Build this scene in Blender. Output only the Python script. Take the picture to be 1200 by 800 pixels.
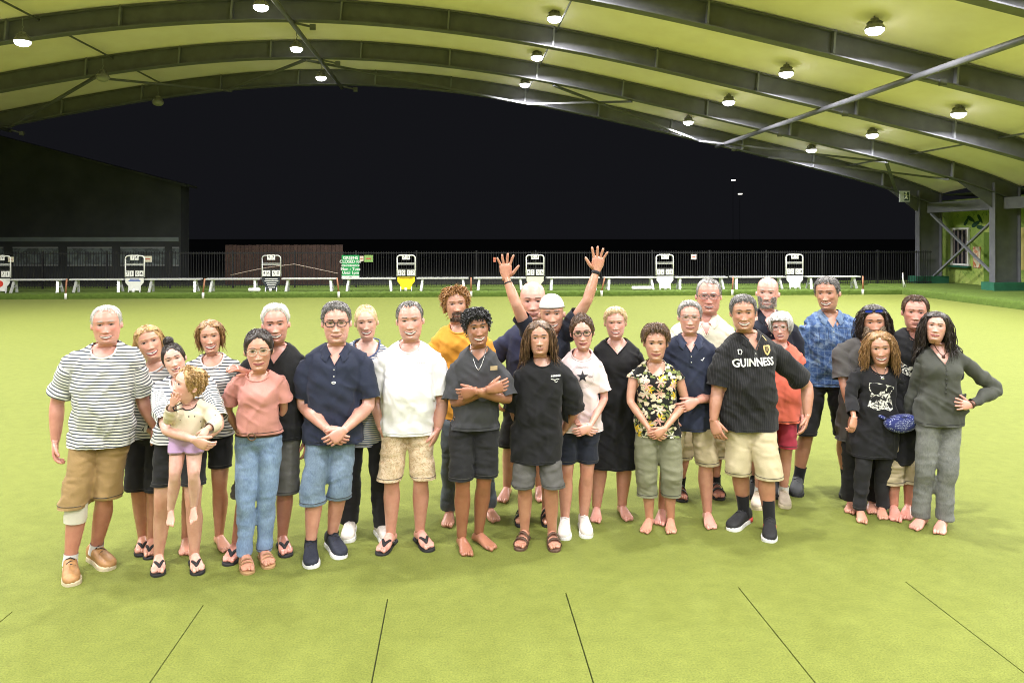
import bpy, bmesh, math, random
import numpy as np
from mathutils import Vector, Matrix
from mathutils.bvhtree import BVHTree
for o in list(bpy.data.objects):
    bpy.data.objects.remove(o)
sc = bpy.context.scene
COL = sc.collection
random.seed(7); RNG = np.random.default_rng(7)
# ---------------------------------------------------------------- camera, sky, exposure
CAMH, FPX, HORI = 2.2, 900.0, 278.0          # eye height, focal length in photo pixels, horizon row
cam = bpy.data.cameras.new('camera'); camo = bpy.data.objects.new('camera', cam); COL.objects.link(camo)
camo.location = (0, 0, CAMH); camo.rotation_euler = (math.radians(90), 0, 0)
cam.sensor_width = 36; cam.lens = 36*FPX/1200; cam.shift_y = -(400-HORI)/1200
cam.clip_start = .05; cam.clip_end = 3000
sc.camera = camo
world = bpy.data.worlds.new('World'); sc.world = world; world.use_nodes = True
bg = world.node_tree.nodes['Background']; bg.inputs[0].default_value = (.0058, .0060, .0076, 1); bg.inputs[1].default_value = 1.0
sc.view_settings.view_transform = 'Standard'; sc.view_settings.look = 'None'
sc.view_settings.exposure = 0.27; sc.view_settings.gamma = 1.0
sc.render.engine = 'CYCLES'
sc.cycles.use_denoising = True; sc.cycles.filter_width = 1.05
try: sc.cycles.denoiser = 'OPENIMAGEDENOISE'
except Exception: pass
sc.cycles.max_bounces = 6; sc.cycles.diffuse_bounces = 4; sc.cycles.glossy_bounces = 2
sc.cycles.transmission_bounces = 4; sc.cycles.transparent_max_bounces = 8
sc.cycles.sample_clamp_indirect = 8; sc.cycles.caustics_reflective = False; sc.cycles.caustics_refractive = False
LAMP_W = 360.0
# ---------------------------------------------------------------- pixel -> place helpers
def PX(px, py, d):
    return np.array([(px-600)/FPX*d, d, CAMH-(py-HORI)/FPX*d])
def GR(px, py, z=0.0):
    d = FPX*(CAMH-z)/(py-HORI)
    return np.array([(px-600)/FPX*d, d, z])
TH = math.atan(65/900.0); CT, ST = math.cos(TH), math.sin(TH)   # the hall is turned by this against the camera
def BW(x, y, z=0.0): return (x*CT-y*ST, x*ST+y*CT, z)            # hall frame -> world
def hall_at(px, yy):                                             # hall x and camera depth of a pixel column on the line y = yy
    u = (px-600)/FPX; d = yy/(CT-u*ST)
    return d*(u*CT+ST), d
# ---------------------------------------------------------------- materials
MATS = {}
def nt(name):
    m = bpy.data.materials.new(name); m.use_nodes = True
    t = m.node_tree; return m, t, t.nodes['Principled BSDF']
def nd(t, typ, **kw):
    n = t.nodes.new(typ)
    for k, v in kw.items():
        if k.startswith('i_'): n.inputs[k[2:].replace('_', ' ')].default_value = v
        else: setattr(n, k, v)
    return n
def c4(c): return (c[0], c[1], c[2], 1)
def texco(t, attr=None, out='Object', scale=None):
    if attr:
        a = nd(t, 'ShaderNodeAttribute', attribute_name=attr); o = a.outputs['Vector']
    else:
        a = nd(t, 'ShaderNodeTexCoord'); o = a.outputs[out]
    if scale:
        m = nd(t, 'ShaderNodeMapping'); m.inputs['Scale'].default_value = scale
        t.links.new(o, m.inputs[0]); o = m.outputs[0]
    return o
def noise(t, vec, scale, detail=3, rough=.55, dist=0):
    n = nd(t, 'ShaderNodeTexNoise'); n.inputs['Scale'].default_value = scale; n.inputs['Detail'].default_value = detail
    n.inputs['Roughness'].default_value = rough; n.inputs['Distortion'].default_value = dist
    if vec is not None: t.links.new(vec, n.inputs['Vector'])
    return n
def mixc(t, fac, a, b, typ='MIX'):
    m = nd(t, 'ShaderNodeMix', data_type='RGBA', blend_type=typ)
    for s, v in ((m.inputs[0], fac), (m.inputs[6], a), (m.inputs[7], b)):
        if hasattr(v, 'links') or hasattr(v, 'is_linked'): t.links.new(v, s)
        elif isinstance(v, (int, float)): s.default_value = v
        else: s.default_value = c4(v)
    return m.outputs[2]
def ramp(t, fac, stops, interp='LINEAR'):
    r = nd(t, 'ShaderNodeValToRGB'); r.color_ramp.interpolation = interp
    el = r.color_ramp.elements
    while len(el) < len(stops): el.new(.5)
    for e, (p, c) in zip(el, stops): e.position = p; e.color = c4(c)
    t.links.new(fac, r.inputs[0]); return r.outputs[0]
def mth(t, op, a, b=None, c=None):
    m = nd(t, 'ShaderNodeMath', operation=op)
    for s, v in zip(m.inputs, (a, b, c)):
        if v is None: continue
        if isinstance(v, (int, float)): s.default_value = v
        else: t.links.new(v, s)
    return m.outputs[0]
def bump(t, bsdf, h, strength=.3, dist=.01):
    b = nd(t, 'ShaderNodeBump'); b.inputs['Strength'].default_value = strength; b.inputs['Distance'].default_value = dist
    t.links.new(h, b.inputs['Height']); t.links.new(b.outputs[0], bsdf.inputs['Normal'])
def pmat(name, col, rough=.6, var=.12, scale=8, bs=0, bscale=150, metal=0, spec=.4, emit=None, es=0, bd=.004, coord='Object'):
    if name in MATS: return MATS[name]
    m, t, b = nt(name); MATS[name] = m
    v = texco(t, out=coord)
    n = noise(t, v, scale, 4)
    lo = [max(0, x*(1-var)) for x in col]; hi = [min(1, x*(1+var)) for x in col]
    t.links.new(ramp(t, n.outputs[0], [(.3, lo), (.7, hi)]), b.inputs['Base Color'])
    b.inputs['Roughness'].default_value = rough; b.inputs['Metallic'].default_value = metal
    b.inputs['Specular IOR Level'].default_value = spec
    if bs: bump(t, b, noise(t, v, bscale, 3).outputs[0], bs, bd)
    if emit: b.inputs['Emission Color'].default_value = c4(emit); b.inputs['Emission Strength'].default_value = es
    return m
# ---------------------------------------------------------------- mesh helpers
class MB:
    def __init__(s): s.v = []; s.f = []; s.m = []; s.n = 0
    def add(s, verts, faces, mi=0):
        s.v.append(np.asarray(verts, float).reshape(-1, 3)); o = s.n
        s.f += [tuple(int(i)+o for i in f) for f in faces]; s.m += [mi]*len(faces); s.n += len(s.v[-1])
    def box(s, c, d, mi=0, R=None):
        c = np.asarray(c, float); h = np.asarray(d, float)/2
        p = np.array([[x, y, z] for x in (-1, 1) for y in (-1, 1) for z in (-1, 1)])*h
        if R is not None: p = p@np.asarray(R, float).T
        s.add(p+c, [(0, 1, 3, 2), (4, 6, 7, 5), (0, 4, 5, 1), (2, 3, 7, 6), (0, 2, 6, 4), (1, 5, 7, 3)], mi)
    def bar(s, a, b, w, h=None, mi=0, up=(0, 0, 1)):
        a = np.asarray(a, float); b = np.asarray(b, float); d = b-a; L = np.linalg.norm(d); d = d/L
        u = np.asarray(up, float)
        if abs(d@u) > .95: u = np.array([0, 1., 0])
        x = np.cross(d, u); x /= np.linalg.norm(x); z = np.cross(x, d)
        s.box((a+b)/2, (w, L, h or w), mi, np.stack([x, d, z], 1))
    def tube(s, pts, r, n=8, mi=0, cap=True):
        v, f = tube_vf(pts, r, n, cap); s.add(v, f, mi)
    def build(s, name, mats, parent=None, smooth=False, loc=None, rz=0):
        me = bpy.data.meshes.new(name)
        v = np.concatenate(s.v) if s.v else np.zeros((0, 3))
        me.from_pydata(v.tolist(), [], s.f)
        for m in (mats if isinstance(mats, (list, tuple)) else [mats]): me.materials.append(m)
        if any(s.m): me.polygons.foreach_set('material_index', s.m)
        if smooth: me.polygons.foreach_set('use_smooth', [True]*len(s.f))
        me.update()
        o = bpy.data.objects.new(name, me); COL.objects.link(o)
        if loc is not None: o.location = loc
        o.rotation_euler[2] = rz
        if parent: o.parent = parent
        return o
def frames(pts):
    P = np.asarray(pts, float); T = np.gradient(P, axis=0); T /= np.linalg.norm(T, axis=1)[:, None]+1e-9
    u = np.array([0, 0, 1.]) if abs(T[0][2]) < .9 else np.array([0, 1., 0])
    X = []; x = np.cross(T[0], u); x /= np.linalg.norm(x)
    for t in T:
        x = x-(x@t)*t; x /= np.linalg.norm(x)+1e-9; X.append(x.copy())
    X = np.array(X); return P, T, X, np.cross(T, X)
def grid_faces(R, S, wrap=True, off=0):
    f = []
    for i in range(R-1):
        for j in range(S if wrap else S-1):
            k = (j+1) % S
            f.append((off+i*S+j, off+i*S+k, off+(i+1)*S+k, off+(i+1)*S+j))
    return f
def tube_vf(pts, r, n=8, cap=True):
    P, T, X, Y = frames(pts); r = np.broadcast_to(np.asarray(r, float), (len(P),))
    a = np.arange(n)*2*math.pi/n
    v = (P[:, None]+r[:, None, None]*(np.cos(a)[None, :, None]*X[:, None]+np.sin(a)[None, :, None]*Y[:, None])).reshape(-1, 3)
    f = grid_faces(len(P), n)
    if cap: f += [tuple(range(n-1, -1, -1)), tuple((len(P)-1)*n+j for j in range(n))]
    return v, f
def loft_vf(rings, cap=True):
    R, S = rings.shape[:2]; f = grid_faces(R, S)
    if cap: f += [tuple(range(S-1, -1, -1)), tuple((R-1)*S+j for j in range(S))]
    return rings.reshape(-1, 3), f
def empty(name, loc=(0, 0, 0), rz=0, parent=None):
    o = bpy.data.objects.new(name, None); COL.objects.link(o); o.location = loc; o.rotation_euler[2] = rz
    o.empty_display_size = .1
    if parent: o.parent = parent
    return o
def tag(o, label, cat, group=None):
    o['label'] = label; o['category'] = cat
    if group: o['group'] = group
    return o
def struct(o, label=None):
    o['kind'] = 'structure'
    if label: o['label'] = label
    return o
def copy_tree(o, parent=None):
    c = o.copy(); COL.objects.link(c); c.parent = parent
    for ch in list(o.children): copy_tree(ch, c)
    return c
ORD = ['first', 'second', 'third', 'fourth', 'fifth', 'sixth', 'seventh', 'eighth', 'ninth', 'tenth', 'eleventh', 'twelfth', 'thirteenth']
def text_mesh(txt, size, bold=0.0, shear=0.0, sx=1.0):
    cu = bpy.data.curves.new('t', 'FONT'); cu.body = txt; cu.size = size; cu.align_x = 'CENTER'; cu.align_y = 'CENTER'
    cu.offset = bold; cu.shear = shear; cu.resolution_u = 3
    o = bpy.data.objects.new('t', cu); TS.collection.objects.link(o); TV.update()
    me = bpy.data.meshes.new_from_object(o.evaluated_get(TV.depsgraph))
    v = np.array([x.co[:] for x in me.vertices]); f = [tuple(p.vertices) for p in me.polygons]
    bpy.data.objects.remove(o); bpy.data.curves.remove(cu); bpy.data.meshes.remove(me)
    v[:, 0] *= sx
    return v, f
TS = bpy.data.scenes.new('scratch'); TV = TS.view_layers[0]     # a side scene for evaluating modifiers; removed at the end
# ================================================================ THE HALL AND ITS SURROUNDINGS
def turf_mat(name, lo, hi, fs, bs, rough=.85):
    m, t, b = nt(name); MATS[name] = m
    v = texco(t, out='Object')
    big = noise(t, v, .7, 5, .62, .6); mid = noise(t, v, 9, 4, .6); fine = noise(t, v, fs, 3, .7)
    base = ramp(t, big.outputs[0], [(.3, lo), (.7, hi)])
    c2 = mixc(t, .55, base, ramp(t, mid.outputs[0], [(.25, [x*.82 for x in lo]), (.75, [min(1, x*1.15) for x in hi])]))
    c3 = mixc(t, .8, c2, ramp(t, fine.outputs[0], [(.28, (.50, .50, .42)), (.5, (.95, .95, .92)), (.72, (1.25, 1.25, 1.15))]), 'MULTIPLY')
    br = noise(t, v, 28, 2, .5, .4)       # a few brownish worn specks
    c4_ = mixc(t, ramp(t, br.outputs[0], [(.66, (0, 0, 0)), (.74, (.45, .45, .45))]), c3, [lo[0]*.75, lo[1]*.6, lo[2]*.7])
    t.links.new(c4_, b.inputs['Base Color']); b.inputs['Roughness'].default_value = rough; b.inputs['Specular IOR Level'].default_value = .15
    b.inputs['Sheen Weight'].default_value = .08; b.inputs['Sheen Tint'].default_value = (.9, 1, .5, 1)
    bump(t, b, mixc(t, .5, fine.outputs[0], mid.outputs[0]), bs, .012)
    return m
TURF = turf_mat('green_carpet', (.138, .161, .029), (.160, .183, .036), 95, .55)
BANK = turf_mat('bank_turf', (.062, .105, .016), (.092, .145, .024), 60, .9)
SEAM = pmat('seam_dark', (.035, .045, .012), .9)
NIGHT = pmat('night_ground', (.10, .105, .085), .95, bs=.4, bscale=6)
STEEL = pmat('grey_steel', (.115, .117, .13), .55, .15, 3, .1, 60)
STEEL_L = pmat('light_steel', (.175, .18, .20), .5, .12, 3)
WHITE = pmat('white_paint', (.78, .78, .75), .4, .06, 6)
ALU = pmat('aluminium', (.72, .73, .74), .32, .06, 5, metal=.35)
BLACKP = pmat('black_paint', (.018, .018, .02), .45, .2, 10)
# ground
def sheet(name, x0, x1, y0, y1, z, mat, parent=None, nx=1, ny=1):
    mb = MB(); xs = np.linspace(x0, x1, nx+1); ys = np.linspace(y0, y1, ny+1)
    v = [(x, y, z) for y in ys for x in xs]
    mb.add(v, [(j*(nx+1)+i, j*(nx+1)+i+1, (j+1)*(nx+1)+i+1, (j+1)*(nx+1)+i) for j in range(ny) for i in range(nx)])
    return mb.build(name, mat, parent)
g = sheet('ground', -900, 900, -900, 900, -.03, NIGHT); struct(g, 'dark ground beyond the green at night')
EDGE, SIDE = 28.4, 17.1
SEAM0, SEAMW, SEAMY = -.419, 1.094, 4.72
green = sheet('bowling_green', -40, SIDE, -14, EDGE, -.012, SEAM); green.rotation_euler[2] = TH
struct(green, 'flat yellow green bowling carpet with dark seams')
def slab(name, x0, x1, y0, y1, z0, z1, mat, parent, bev=0):
    mb = MB(); mb.box(((x0+x1)/2, (y0+y1)/2, (z0+z1)/2), (x1-x0, y1-y0, z1-z0)); o = mb.build(name, mat, parent)
    return o
slab('turf_sheet', -40, SIDE, SEAMY, EDGE, -.011, 0, TURF, green)
for k in range(-9, 10):
    a = SEAM0+k*SEAMW
    slab('turf_strip', a+.004, a+SEAMW-.004, -14, SEAMY+.001, -.0115, -.0002, TURF, green)
# banks round the green
def bank(name, pts, label):          # pts: hall-frame outline strips (profile swept), wobbly tufted edge
    mb = MB()
    for (a, b, nrm, depth, h) in pts:
        a = np.array(a); b = np.array(b); n = np.array(nrm); L = np.linalg.norm(b-a); N = int(L/.06)
        prof = [(0, 0), (.0, h*.35), (.012, h*.7), (.035, h*.93), (.07, h), (depth*.5, h+.01), (depth, h)]
        R = []
        for i in range(N+1):
            c = a+(b-a)*i/N; row = []
            for j, (o, z) in enumerate(prof):
                jj = RNG.normal(0, .012 if 0 < j < 5 else (.004 if j else 0), 2)
                q = c+n*(o+jj[0]); row.append((q[0], q[1], max(0, z+jj[1]*.8)))
            R.append(row)
        mb.add(np.array(R).reshape(-1, 3), grid_faces(N+1, len(prof), False))
    o = mb.build(name, BANK, None, True); o.rotation_euler[2] = TH; struct(o, label); return o
BH = .19
bank('far_bank', [((-40, EDGE), (SIDE, EDGE), (0, 1), 5.0, BH)], 'low raised turf bank along the far edge of the green')
bank('side_bank', [((SIDE, -14), (SIDE, EDGE+5), (1, 0), 12.0, .25)], 'raised turf bank along the right side of the green')
# ---- roof
AX, AK = -4.5, .913
_d = np.array([0, 3, 5.4, 8, 12, 15.2, 18, 20.6, 23, 26, 30])*AK
_z = np.array([0, .1, .4, .88, 1.62, 2.25, 2.8, 3.3, 3.95, 5.0, 6.6])*AK
_pf = np.polyfit(np.concatenate([-_d[::-1], _d]), np.concatenate([_z[::-1], _z]), 6)
def arch_z(x): return 8.42-np.polyval(_pf, np.asarray(x, float)-AX)
ARCHY = [31.5-4.6*k for k in range(11)]
XL, XR = -29.2, 20.2
roof = empty('canopy_roof', BW(0, 31.5, 0), TH)
tag(roof, 'wide arched canopy of grey steel girders carrying cream fabric over the green', 'roof canopy')
def hall(o): return o
MEMB = nt('roof_fabric'); MATS['roof_fabric'] = MEMB[0]
_m, _t, _b = MEMB
_v = texco(_t); _n = noise(_t, _v, 1.2, 4); _t.links.new(ramp(_t, _n.outputs[0], [(.3, (.83, .74, .70)), (.7, (.90, .82, .79))]), _b.inputs['Base Color'])
_b.inputs['Roughness'].default_value = .6; bump(_t, _b, noise(_t, _v, 40, 3).outputs[0], .15, .01)
MEMB = MEMB[0]
GD = .62
xs = np.linspace(XL-1, XR+.5, 70)
RY = 31.5                                     # roof children are built relative to the far arch
for k in range(10):
    y1, y0 = ARCHY[k]-RY, ARCHY[k+1]-RY
    ys = np.linspace(y0+.03, y1-.03, 7); v = []
    for y in ys:
        s = (y-y0)/(y1-y0); sag = .16*4*s*(1-s)
        for x in xs: v.append((x, y, float(arch_z(x))+GD-.02+sag))
    mb = MB(); mb.add(v, grid_faces(7, len(xs), False)); mb.build('roof_panel', MEMB, roof, True)
mb = MB()                                     # lean-to over the right-hand side
mb.add([(XR+.4, -45, 4.0), (XR+.4, 0, 4.0), (30, 0, 3.7), (30, -45, 3.7)], [(0, 1, 2, 3)]); mb.build('lean_to_roof', STEEL, roof)
for k, y in enumerate(ARCHY):
    yy = y-RY; mb = MB(); z = arch_z(xs)
    def strip(y0, y1, za, zb):
        P = []
        for x, zz in zip(xs, z): P.append([(x, yy+y0, zz+za), (x, yy+y1, zz+za), (x, yy+y1, zz+zb), (x, yy+y0, zz+zb)])
        v, f = loft_vf(np.array(P)); mb.add(v, f)
    strip(-.012, .012, .03, GD-.06)            # web
    strip(-.16, .16, -.005, .028)              # bottom flange
    strip(-.16, .16, GD-.058, GD-.028)         # top flange
    go = mb.build('arch_girder', STEEL, roof)
    for i in range(16):                        # stiffener plates that show as short ticks on the web
        x = XL+1.5+i*3.05
        if k > 4 and abs(x) > 14: continue
        s = MB(); zz = float(arch_z(x)); s.bar((x, yy-.085, zz+.04), (x+.05, yy-.085, zz+GD+.16), .05, .13, up=(0, 1, 0)); s.build('stiffener', STEEL_L, go)
# longitudinal tubes
for (x, dz, r) in ((10.9, -.05, .08), (-4.65, -.1, .07), (-17.5, -.2, .07), (2.9, .5, .025), (-11.6, .5, .03), (16.5, .45, .03)):
    mb = MB(); zz = float(arch_z(x))+dz
    mb.tube([(x, -46, zz), (x, -18, zz), (x, 0.1, zz)], r, 10); po = mb.build('purlin_tube', STEEL, roof, True)
    if dz < 0:
        for y in ARCHY[:6]:
            s = MB(); yy = y-RY; s.bar((x+.02, yy-.05, zz+.03), (x+.55, yy-.25, zz-.12), .05, .06); s.box((x+.6, yy-.27, zz-.14), (.16, .08, .16)); s.build('bracket', STEEL, po)
# bracing struts in the end bay
def az(x): return float(arch_z(x))
for (xa, ya, xb, yb) in ((-17.5, 0, -12.2, -4.6), (-12.2, -4.6, -9.0, 0), (-9.0, -.3, -5.2, -4.6), (-5.2, -4.6, 2.9, -.2), (2.9, -.2, 6.2, -4.6), (3.4, -4.6, 10, -.3),
                         (10, -.3, 15.6, -4.6), (15.6, -4.6, 18.6, -.2), (-22.5, -4.6, -17.5, 0), (13, -.3, 18, -4.6)):
    mb = MB(); mb.bar((xa, ya, az(xa)-.06), (xb, yb, az(xb)-.06), .11, .07); mb.build('wind_brace', STEEL, roof)
# columns with their footings on the right
GREENP = pmat('green_concrete', (.02, .115, .065), .75, .2, 4, .2, 40)
for k in range(0, 8):
    yy = ARCHY[k]-RY; mb = MB()
    mb.box((20.15, yy, 2.25), (.96, .02, 3.9)); mb.box((19.66, yy, 2.25), (.03, .30, 3.9)); mb.box((20.64, yy, 2.25), (.03, .30, 3.9))
    c = mb.build('column', STEEL, roof)
    s = MB(); s.box((20.15, yy, .39), (1.36, .7, .32)); s.build('footing', GREENP, c)
    if k < 5:
        s = MB(); s.add([(20.64, yy-.02, 3.4), (20.64, yy-.02, 4.35), (18.2, yy-.02, az(18.2)+.05), (18.2, yy-.02, az(18.2)), (19.6, yy-.02, 3.3)], [(0, 1, 2, 3, 4)]); s.build('knee_plate', STEEL, c)
for k in range(0, 7):
    y1, y0 = ARCHY[k]-RY, ARCHY[k+1]-RY
    mb = MB(); mb.box((20.2, (y0+y1)/2, 3.45), (.3, 4.55, .42)); mb.build('eave_beam', STEEL, roof)
    if k in (0, 4):
        for (za, zb) in ((.55, 3.2), (3.2, .55)):
            mb = MB(); mb.bar((20.2+(.06 if za < zb else -.06), y1-.2, za), (20.2+(.06 if za < zb else -.06), y0+.2, zb), .10, .07); mb.build('cross_brace', STEEL_L, roof)
# ---- exit sign on the far column
mb = MB(); mb.box((0, 0, 0), (.42, .09, .46)); ex = mb.build('exit_sign', pmat('exit_white', (.45, .47, .46), .5, emit=(.8, .9, .8), es=.03), None, False, BW(18.95, 31.3, 3.93), TH)
tag(ex, 'small square exit sign with running figure by the far column', 'sign')
mb = MB(); EXG = pmat('exit_dark', (.03, .06, .05), .5)
mb.box((.07, -.049, 0), (.2, .006, .36)); mb.build('door_pictogram', EXG, ex)
mb = MB(); mb.tube([(.04, -.056, .11), (.05, -.056, .02), (.10, -.056, -.12)], .028, 6); mb.tube([(.05, -.056, .0), (-.02, -.056, -.12)], .022, 6); mb.tube([(-.03, -.056, .05), (.05, -.056, .07), (.13, -.056, .02)], .018, 6); mb.box((.045, -.056, .15), (.06, .01, .06)); mb.build('running_figure', WHITE, ex)
# ---- building on the right with painted wall
def mural_mat():
    m, t, b = nt('mural_wall'); v = texco(t)
    n1 = noise(t, v, 1.1, 5, .6, .8); n2 = noise(t, v, 5, 4, .6, 1.5)
    c = ramp(t, n1.outputs[0], [(.3, (.17, .28, .05)), (.5, (.32, .43, .09)), (.65, (.40, .48, .12)), (.8, (.15, .30, .11))])
    c = mixc(t, ramp(t, n2.outputs[0], [(.58, (0, 0, 0)), (.64, (.6, .6, .6))]), c, (.03, .10, .03))
    t.links.new(c, b.inputs['Base Color']); b.inputs['Roughness'].default_value = .7; return m
MURAL = mural_mat()
club = empty('club_building', BW(21.3, 32.3, 0), TH); tag(club, 'clubhouse wall painted with a green leafy mural behind the right columns', 'building')
mb = MB(); mb.box((.15, -20, 2.0), (.3, 40, 3.6)); mb.build('wall', MURAL, club)
mb = MB(); mb.box((.2, .35, 2.0), (.9, .6, 3.6)); mb.build('corner_wall', BLACKP, club)
def club_window(y0, y1, z0, z1):
    w = MB(); w.box((-.03, (y0+y1)/2, (z0+z1)/2), (.05, y1-y0, z1-z0)); wo = w.build('window', pmat('dark_glass', (.02, .02, .025), .15, .1), club)
    for a, b_ in (((y0+y1)/2-0, z0), ((y0+y1)/2, z1)):
        s = MB(); s.box((-.06, a, b_), (.09, y1-y0+.16, .08)); s.build('frame', WHITE, wo)
    for a in (y0, y1):
        s = MB(); s.box((-.065, a, (z0+z1)/2), (.08, .08, z1-z0-.08)); s.build('frame', WHITE, wo)
    for i in range(4):
        s = MB(); a = y0+(y1-y0)*(i+.5)/4; s.box((-.058, a, (z0+z1)/2), (.012, .10, z1-z0-.1)); s.build('curtain', pmat('curtain', (.16, .13, .12), .9), wo)
    s = MB(); s.box((-.1, (y0+y1)/2, z0-.09), (.16, y1-y0+.25, .06)); s.build('sill', GREENP, wo)
club_window(-1.8, -.75, 1.05, 2.56)
club_window(-12.0, -10.5, 1.25, 2.75)
mb = MB(); mb.box((-.03, -3.2, 1.3), (.06, .95, 2.2)); do = mb.build('door', pmat('green_door', (.12, .2, .03), .6), club)
s = MB(); s.box((-.09, -3.55, 1.2), (.05, .05, .14)); s.build('handle', STEEL_L, do)
def panel_mat(name, c1, c2, sc_):
    m, t, b = nt(name); v = texco(t); n = noise(t, v, sc_, 4, .6, 2.0)
    t.links.new(ramp(t, n.outputs[0], [(.42, c1), (.56, c2)]), b.inputs['Base Color']); b.inputs['Roughness'].default_value = .6; MATS[name] = m; return m
mb = MB(); mb.box((-.03, -2.28, 1.38), (.04, .42, .86)); mb.build('wall_poster', panel_mat('poster', (.75, .68, .5), (.55, .18, .08), 3.2), club)
mb = MB(); mb.box((-.03, -5.4, 1.77), (.04, 1.6, 1.6)); mb.build('wall_panel', panel_mat('yellowpanel', (.62, .52, .16), (.66, .55, .2), 2), club)
for (y, z, a, l) in ((-1.9, 2.95, .5, .5), (-2.2, 2.75, -.4, .55), (-2.45, 2.95, .9, .45), (-2.5, 2.6, .1, .5), (-1.6, 2.85, -.9, .4), (-4.4, 2.1, .4, .3), (-4.55, 1.95, -.5, .3)):
    s = MB(); q = []
    for i in range(12):
        w = i/12*2*math.pi; u = math.cos(w)*l*.5; vv = math.sin(w)*l*.16*(1+.3*math.cos(w)); q.append((-.012, y+u*math.cos(a)-vv*math.sin(a), z+u*math.sin(a)+vv*math.cos(a)))
    q2 = [(-.03, b_, c_) for _, b_, c_ in q]; s.add(q+q2, [tuple(range(12, 24))]+[(i, (i+1) % 12, 12+(i+1) % 12, 12+i) for i in range(12)]); s.build('painted_leaf', pmat('leafpaint', (.015, .06, .03), .7), club)
# ---- black fence, brown fence, shed
FY = 31.0
fence = empty('pool_fence', BW(0, FY, BH), TH); tag(fence, 'long black metal picket fence behind the benches', 'fence')
FENCEM = pmat('fence_black', (.012, .012, .014), .6, .2, 5)
x = -25.6; mb = MB()
for i in range(19):
    s = MB(); s.box((x, 0, .74), (.06, .06, 1.48)); s.build('post', FENCEM, fence)
    if x < 18.0:
        for z in (.12, 1.38):
            s = MB(); s.box((x+1.2, 0, z), (2.34, .035, .04)); s.build('rail', FENCEM, fence)
        for j in range(1, 24): mb.box((x+.1*j, .0, .75), (.018, .018, 1.4))
    x += 2.4
bo = mb.build('pickets', FENCEM, fence); bo['kind'] = 'stuff'
bf = empty('timber_fence', BW(0, 33.6, 0), TH); tag(bf, 'brown timber paling fence behind the black fence', 'fence')
BROWN = pmat('brown_timber', (.045, .023, .017), .8, .3, 4, .3, 30)
xa, _ = hall_at(264, 33.6); xb, _ = hall_at(402, 33.6)
n = int((xb-xa)/.16)
for i in range(n):
    s = MB(); h = 1.86+.02*random.random(); s.box((xa+.16*(i+.5), random.uniform(-.008, .008), h/2), (.148, .022, h)); s.build('paling', BROWN, bf)
s = MB(); s.box(((xa+xb)/2, .05, 1.5), (xb-xa, .05, .08)); s.build('rail', BROWN, bf)
SHEDM = pmat('shed_wall', (.085, .092, .092), .85, .2, .8, .3, 3)
SY = 40.0
x0, d0 = hall_at(212, SY); zr = CAMH+(HORI-218)/FPX*d0; x1, d1 = hall_at(0, SY); zl = CAMH+(HORI-163)/FPX*d1
shed = empty('gabled_shed', BW(x0, SY, 0), TH); tag(shed, 'large dark gabled shed with mural panels at far left', 'building')
sl = (zl-zr)/(x0-x1); W = 13.0*2
mb = MB(); g_ = [(0, 0, 0), (0, 0, zr), (-W/2, 0, zr+sl*W/2), (-W, 0, zr), (-W, 0, 0)]
mb.add(g_+[(a, 1.2, c) for a, b, c in g_], [(0, 1, 2, 3, 4), (9, 8, 7, 6, 5), (0, 5, 6, 1), (4, 3, 8, 9)]); mb.build('wall', SHEDM, shed)
for sgn in (0, 1):
    s = MB(); a = np.array([.35, -.3, zr-.06]) if not sgn else np.array([-W-.35, -.3, zr-.06]); b_ = np.array([-W/2, -.3, zr+sl*W/2+.04])
    q = [a, b_, b_+[0, 1.7, 0], a+[0, 1.7, 0]]; q2 = [p+np.array([0, 0, .12]) for p in q]
    s.add(q+q2, [(3, 2, 1, 0), (4, 5, 6, 7), (0, 1, 5, 4), (1, 2, 6, 5), (2, 3, 7, 6), (3, 0, 4, 7)]); s.build('roof', SHEDM, shed)
dd = d0*.98
def shed_xz(px, py): xx, d = hall_at(px, SY-.05); return xx-x0, CAMH-(py-HORI)/FPX*d
a = shed_xz(-40, 277); b_ = shed_xz(209, 284); s = MB(); s.box(((a[0]+b_[0])/2, -.03, (a[1]+b_[1])/2), (b_[0]-a[0], .05, .22)); s.build('frieze', pmat('frieze', (.33, .39, .38), .7, .3, .5), shed)
MP = panel_mat('mural_panel', (.15, .17, .17), (.30, .36, .36), 1.6)
for (pa, pb) in ((-45, 4), (15, 68), (79, 131), (141, 193), (202, 210)):
    a = shed_xz(pa, 311); b_ = shed_xz(pb, 290)
    s = MB(); s.box(((a[0]+b_[0])/2, -.03, (a[1]+b_[1])/2), (b_[0]-a[0], .05, b_[1]-a[1])); mo = s.build('mural_panel', MP, shed)
    for q in (a[1], b_[1]):
        e = MB(); e.box(((a[0]+b_[0])/2, -.06, q), (b_[0]-a[0], .03, .05)); e.build('trim', pmat('trim', (.6, .62, .62), .6), mo)
# two far lamps in the dark
for i, (px, py) in enumerate(((859, 212), (867, 228))):
    p = PX(px, py, 75); mb = MB(); mb.tube([(0, 0, -p[2]), (0, 0, 0)], .02, 6); o = empty('far_lamp', (p[0], p[1], 0)); tag(o, ('upper' if i == 0 else 'lower')+' of two tiny white lamps far off in the dark', 'lamp')
    for mm in mb.v: mm[:, 2] += p[2]
    mb.build('pole', BLACKP, o); s = MB(); s.box((0, -.1, p[2]+.05), (.32, .3, .09)); s.build('lamp_head', pmat('farlamp', (.9, .9, .9), .5, emit=(1, .95, .85), es=3), o)
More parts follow.
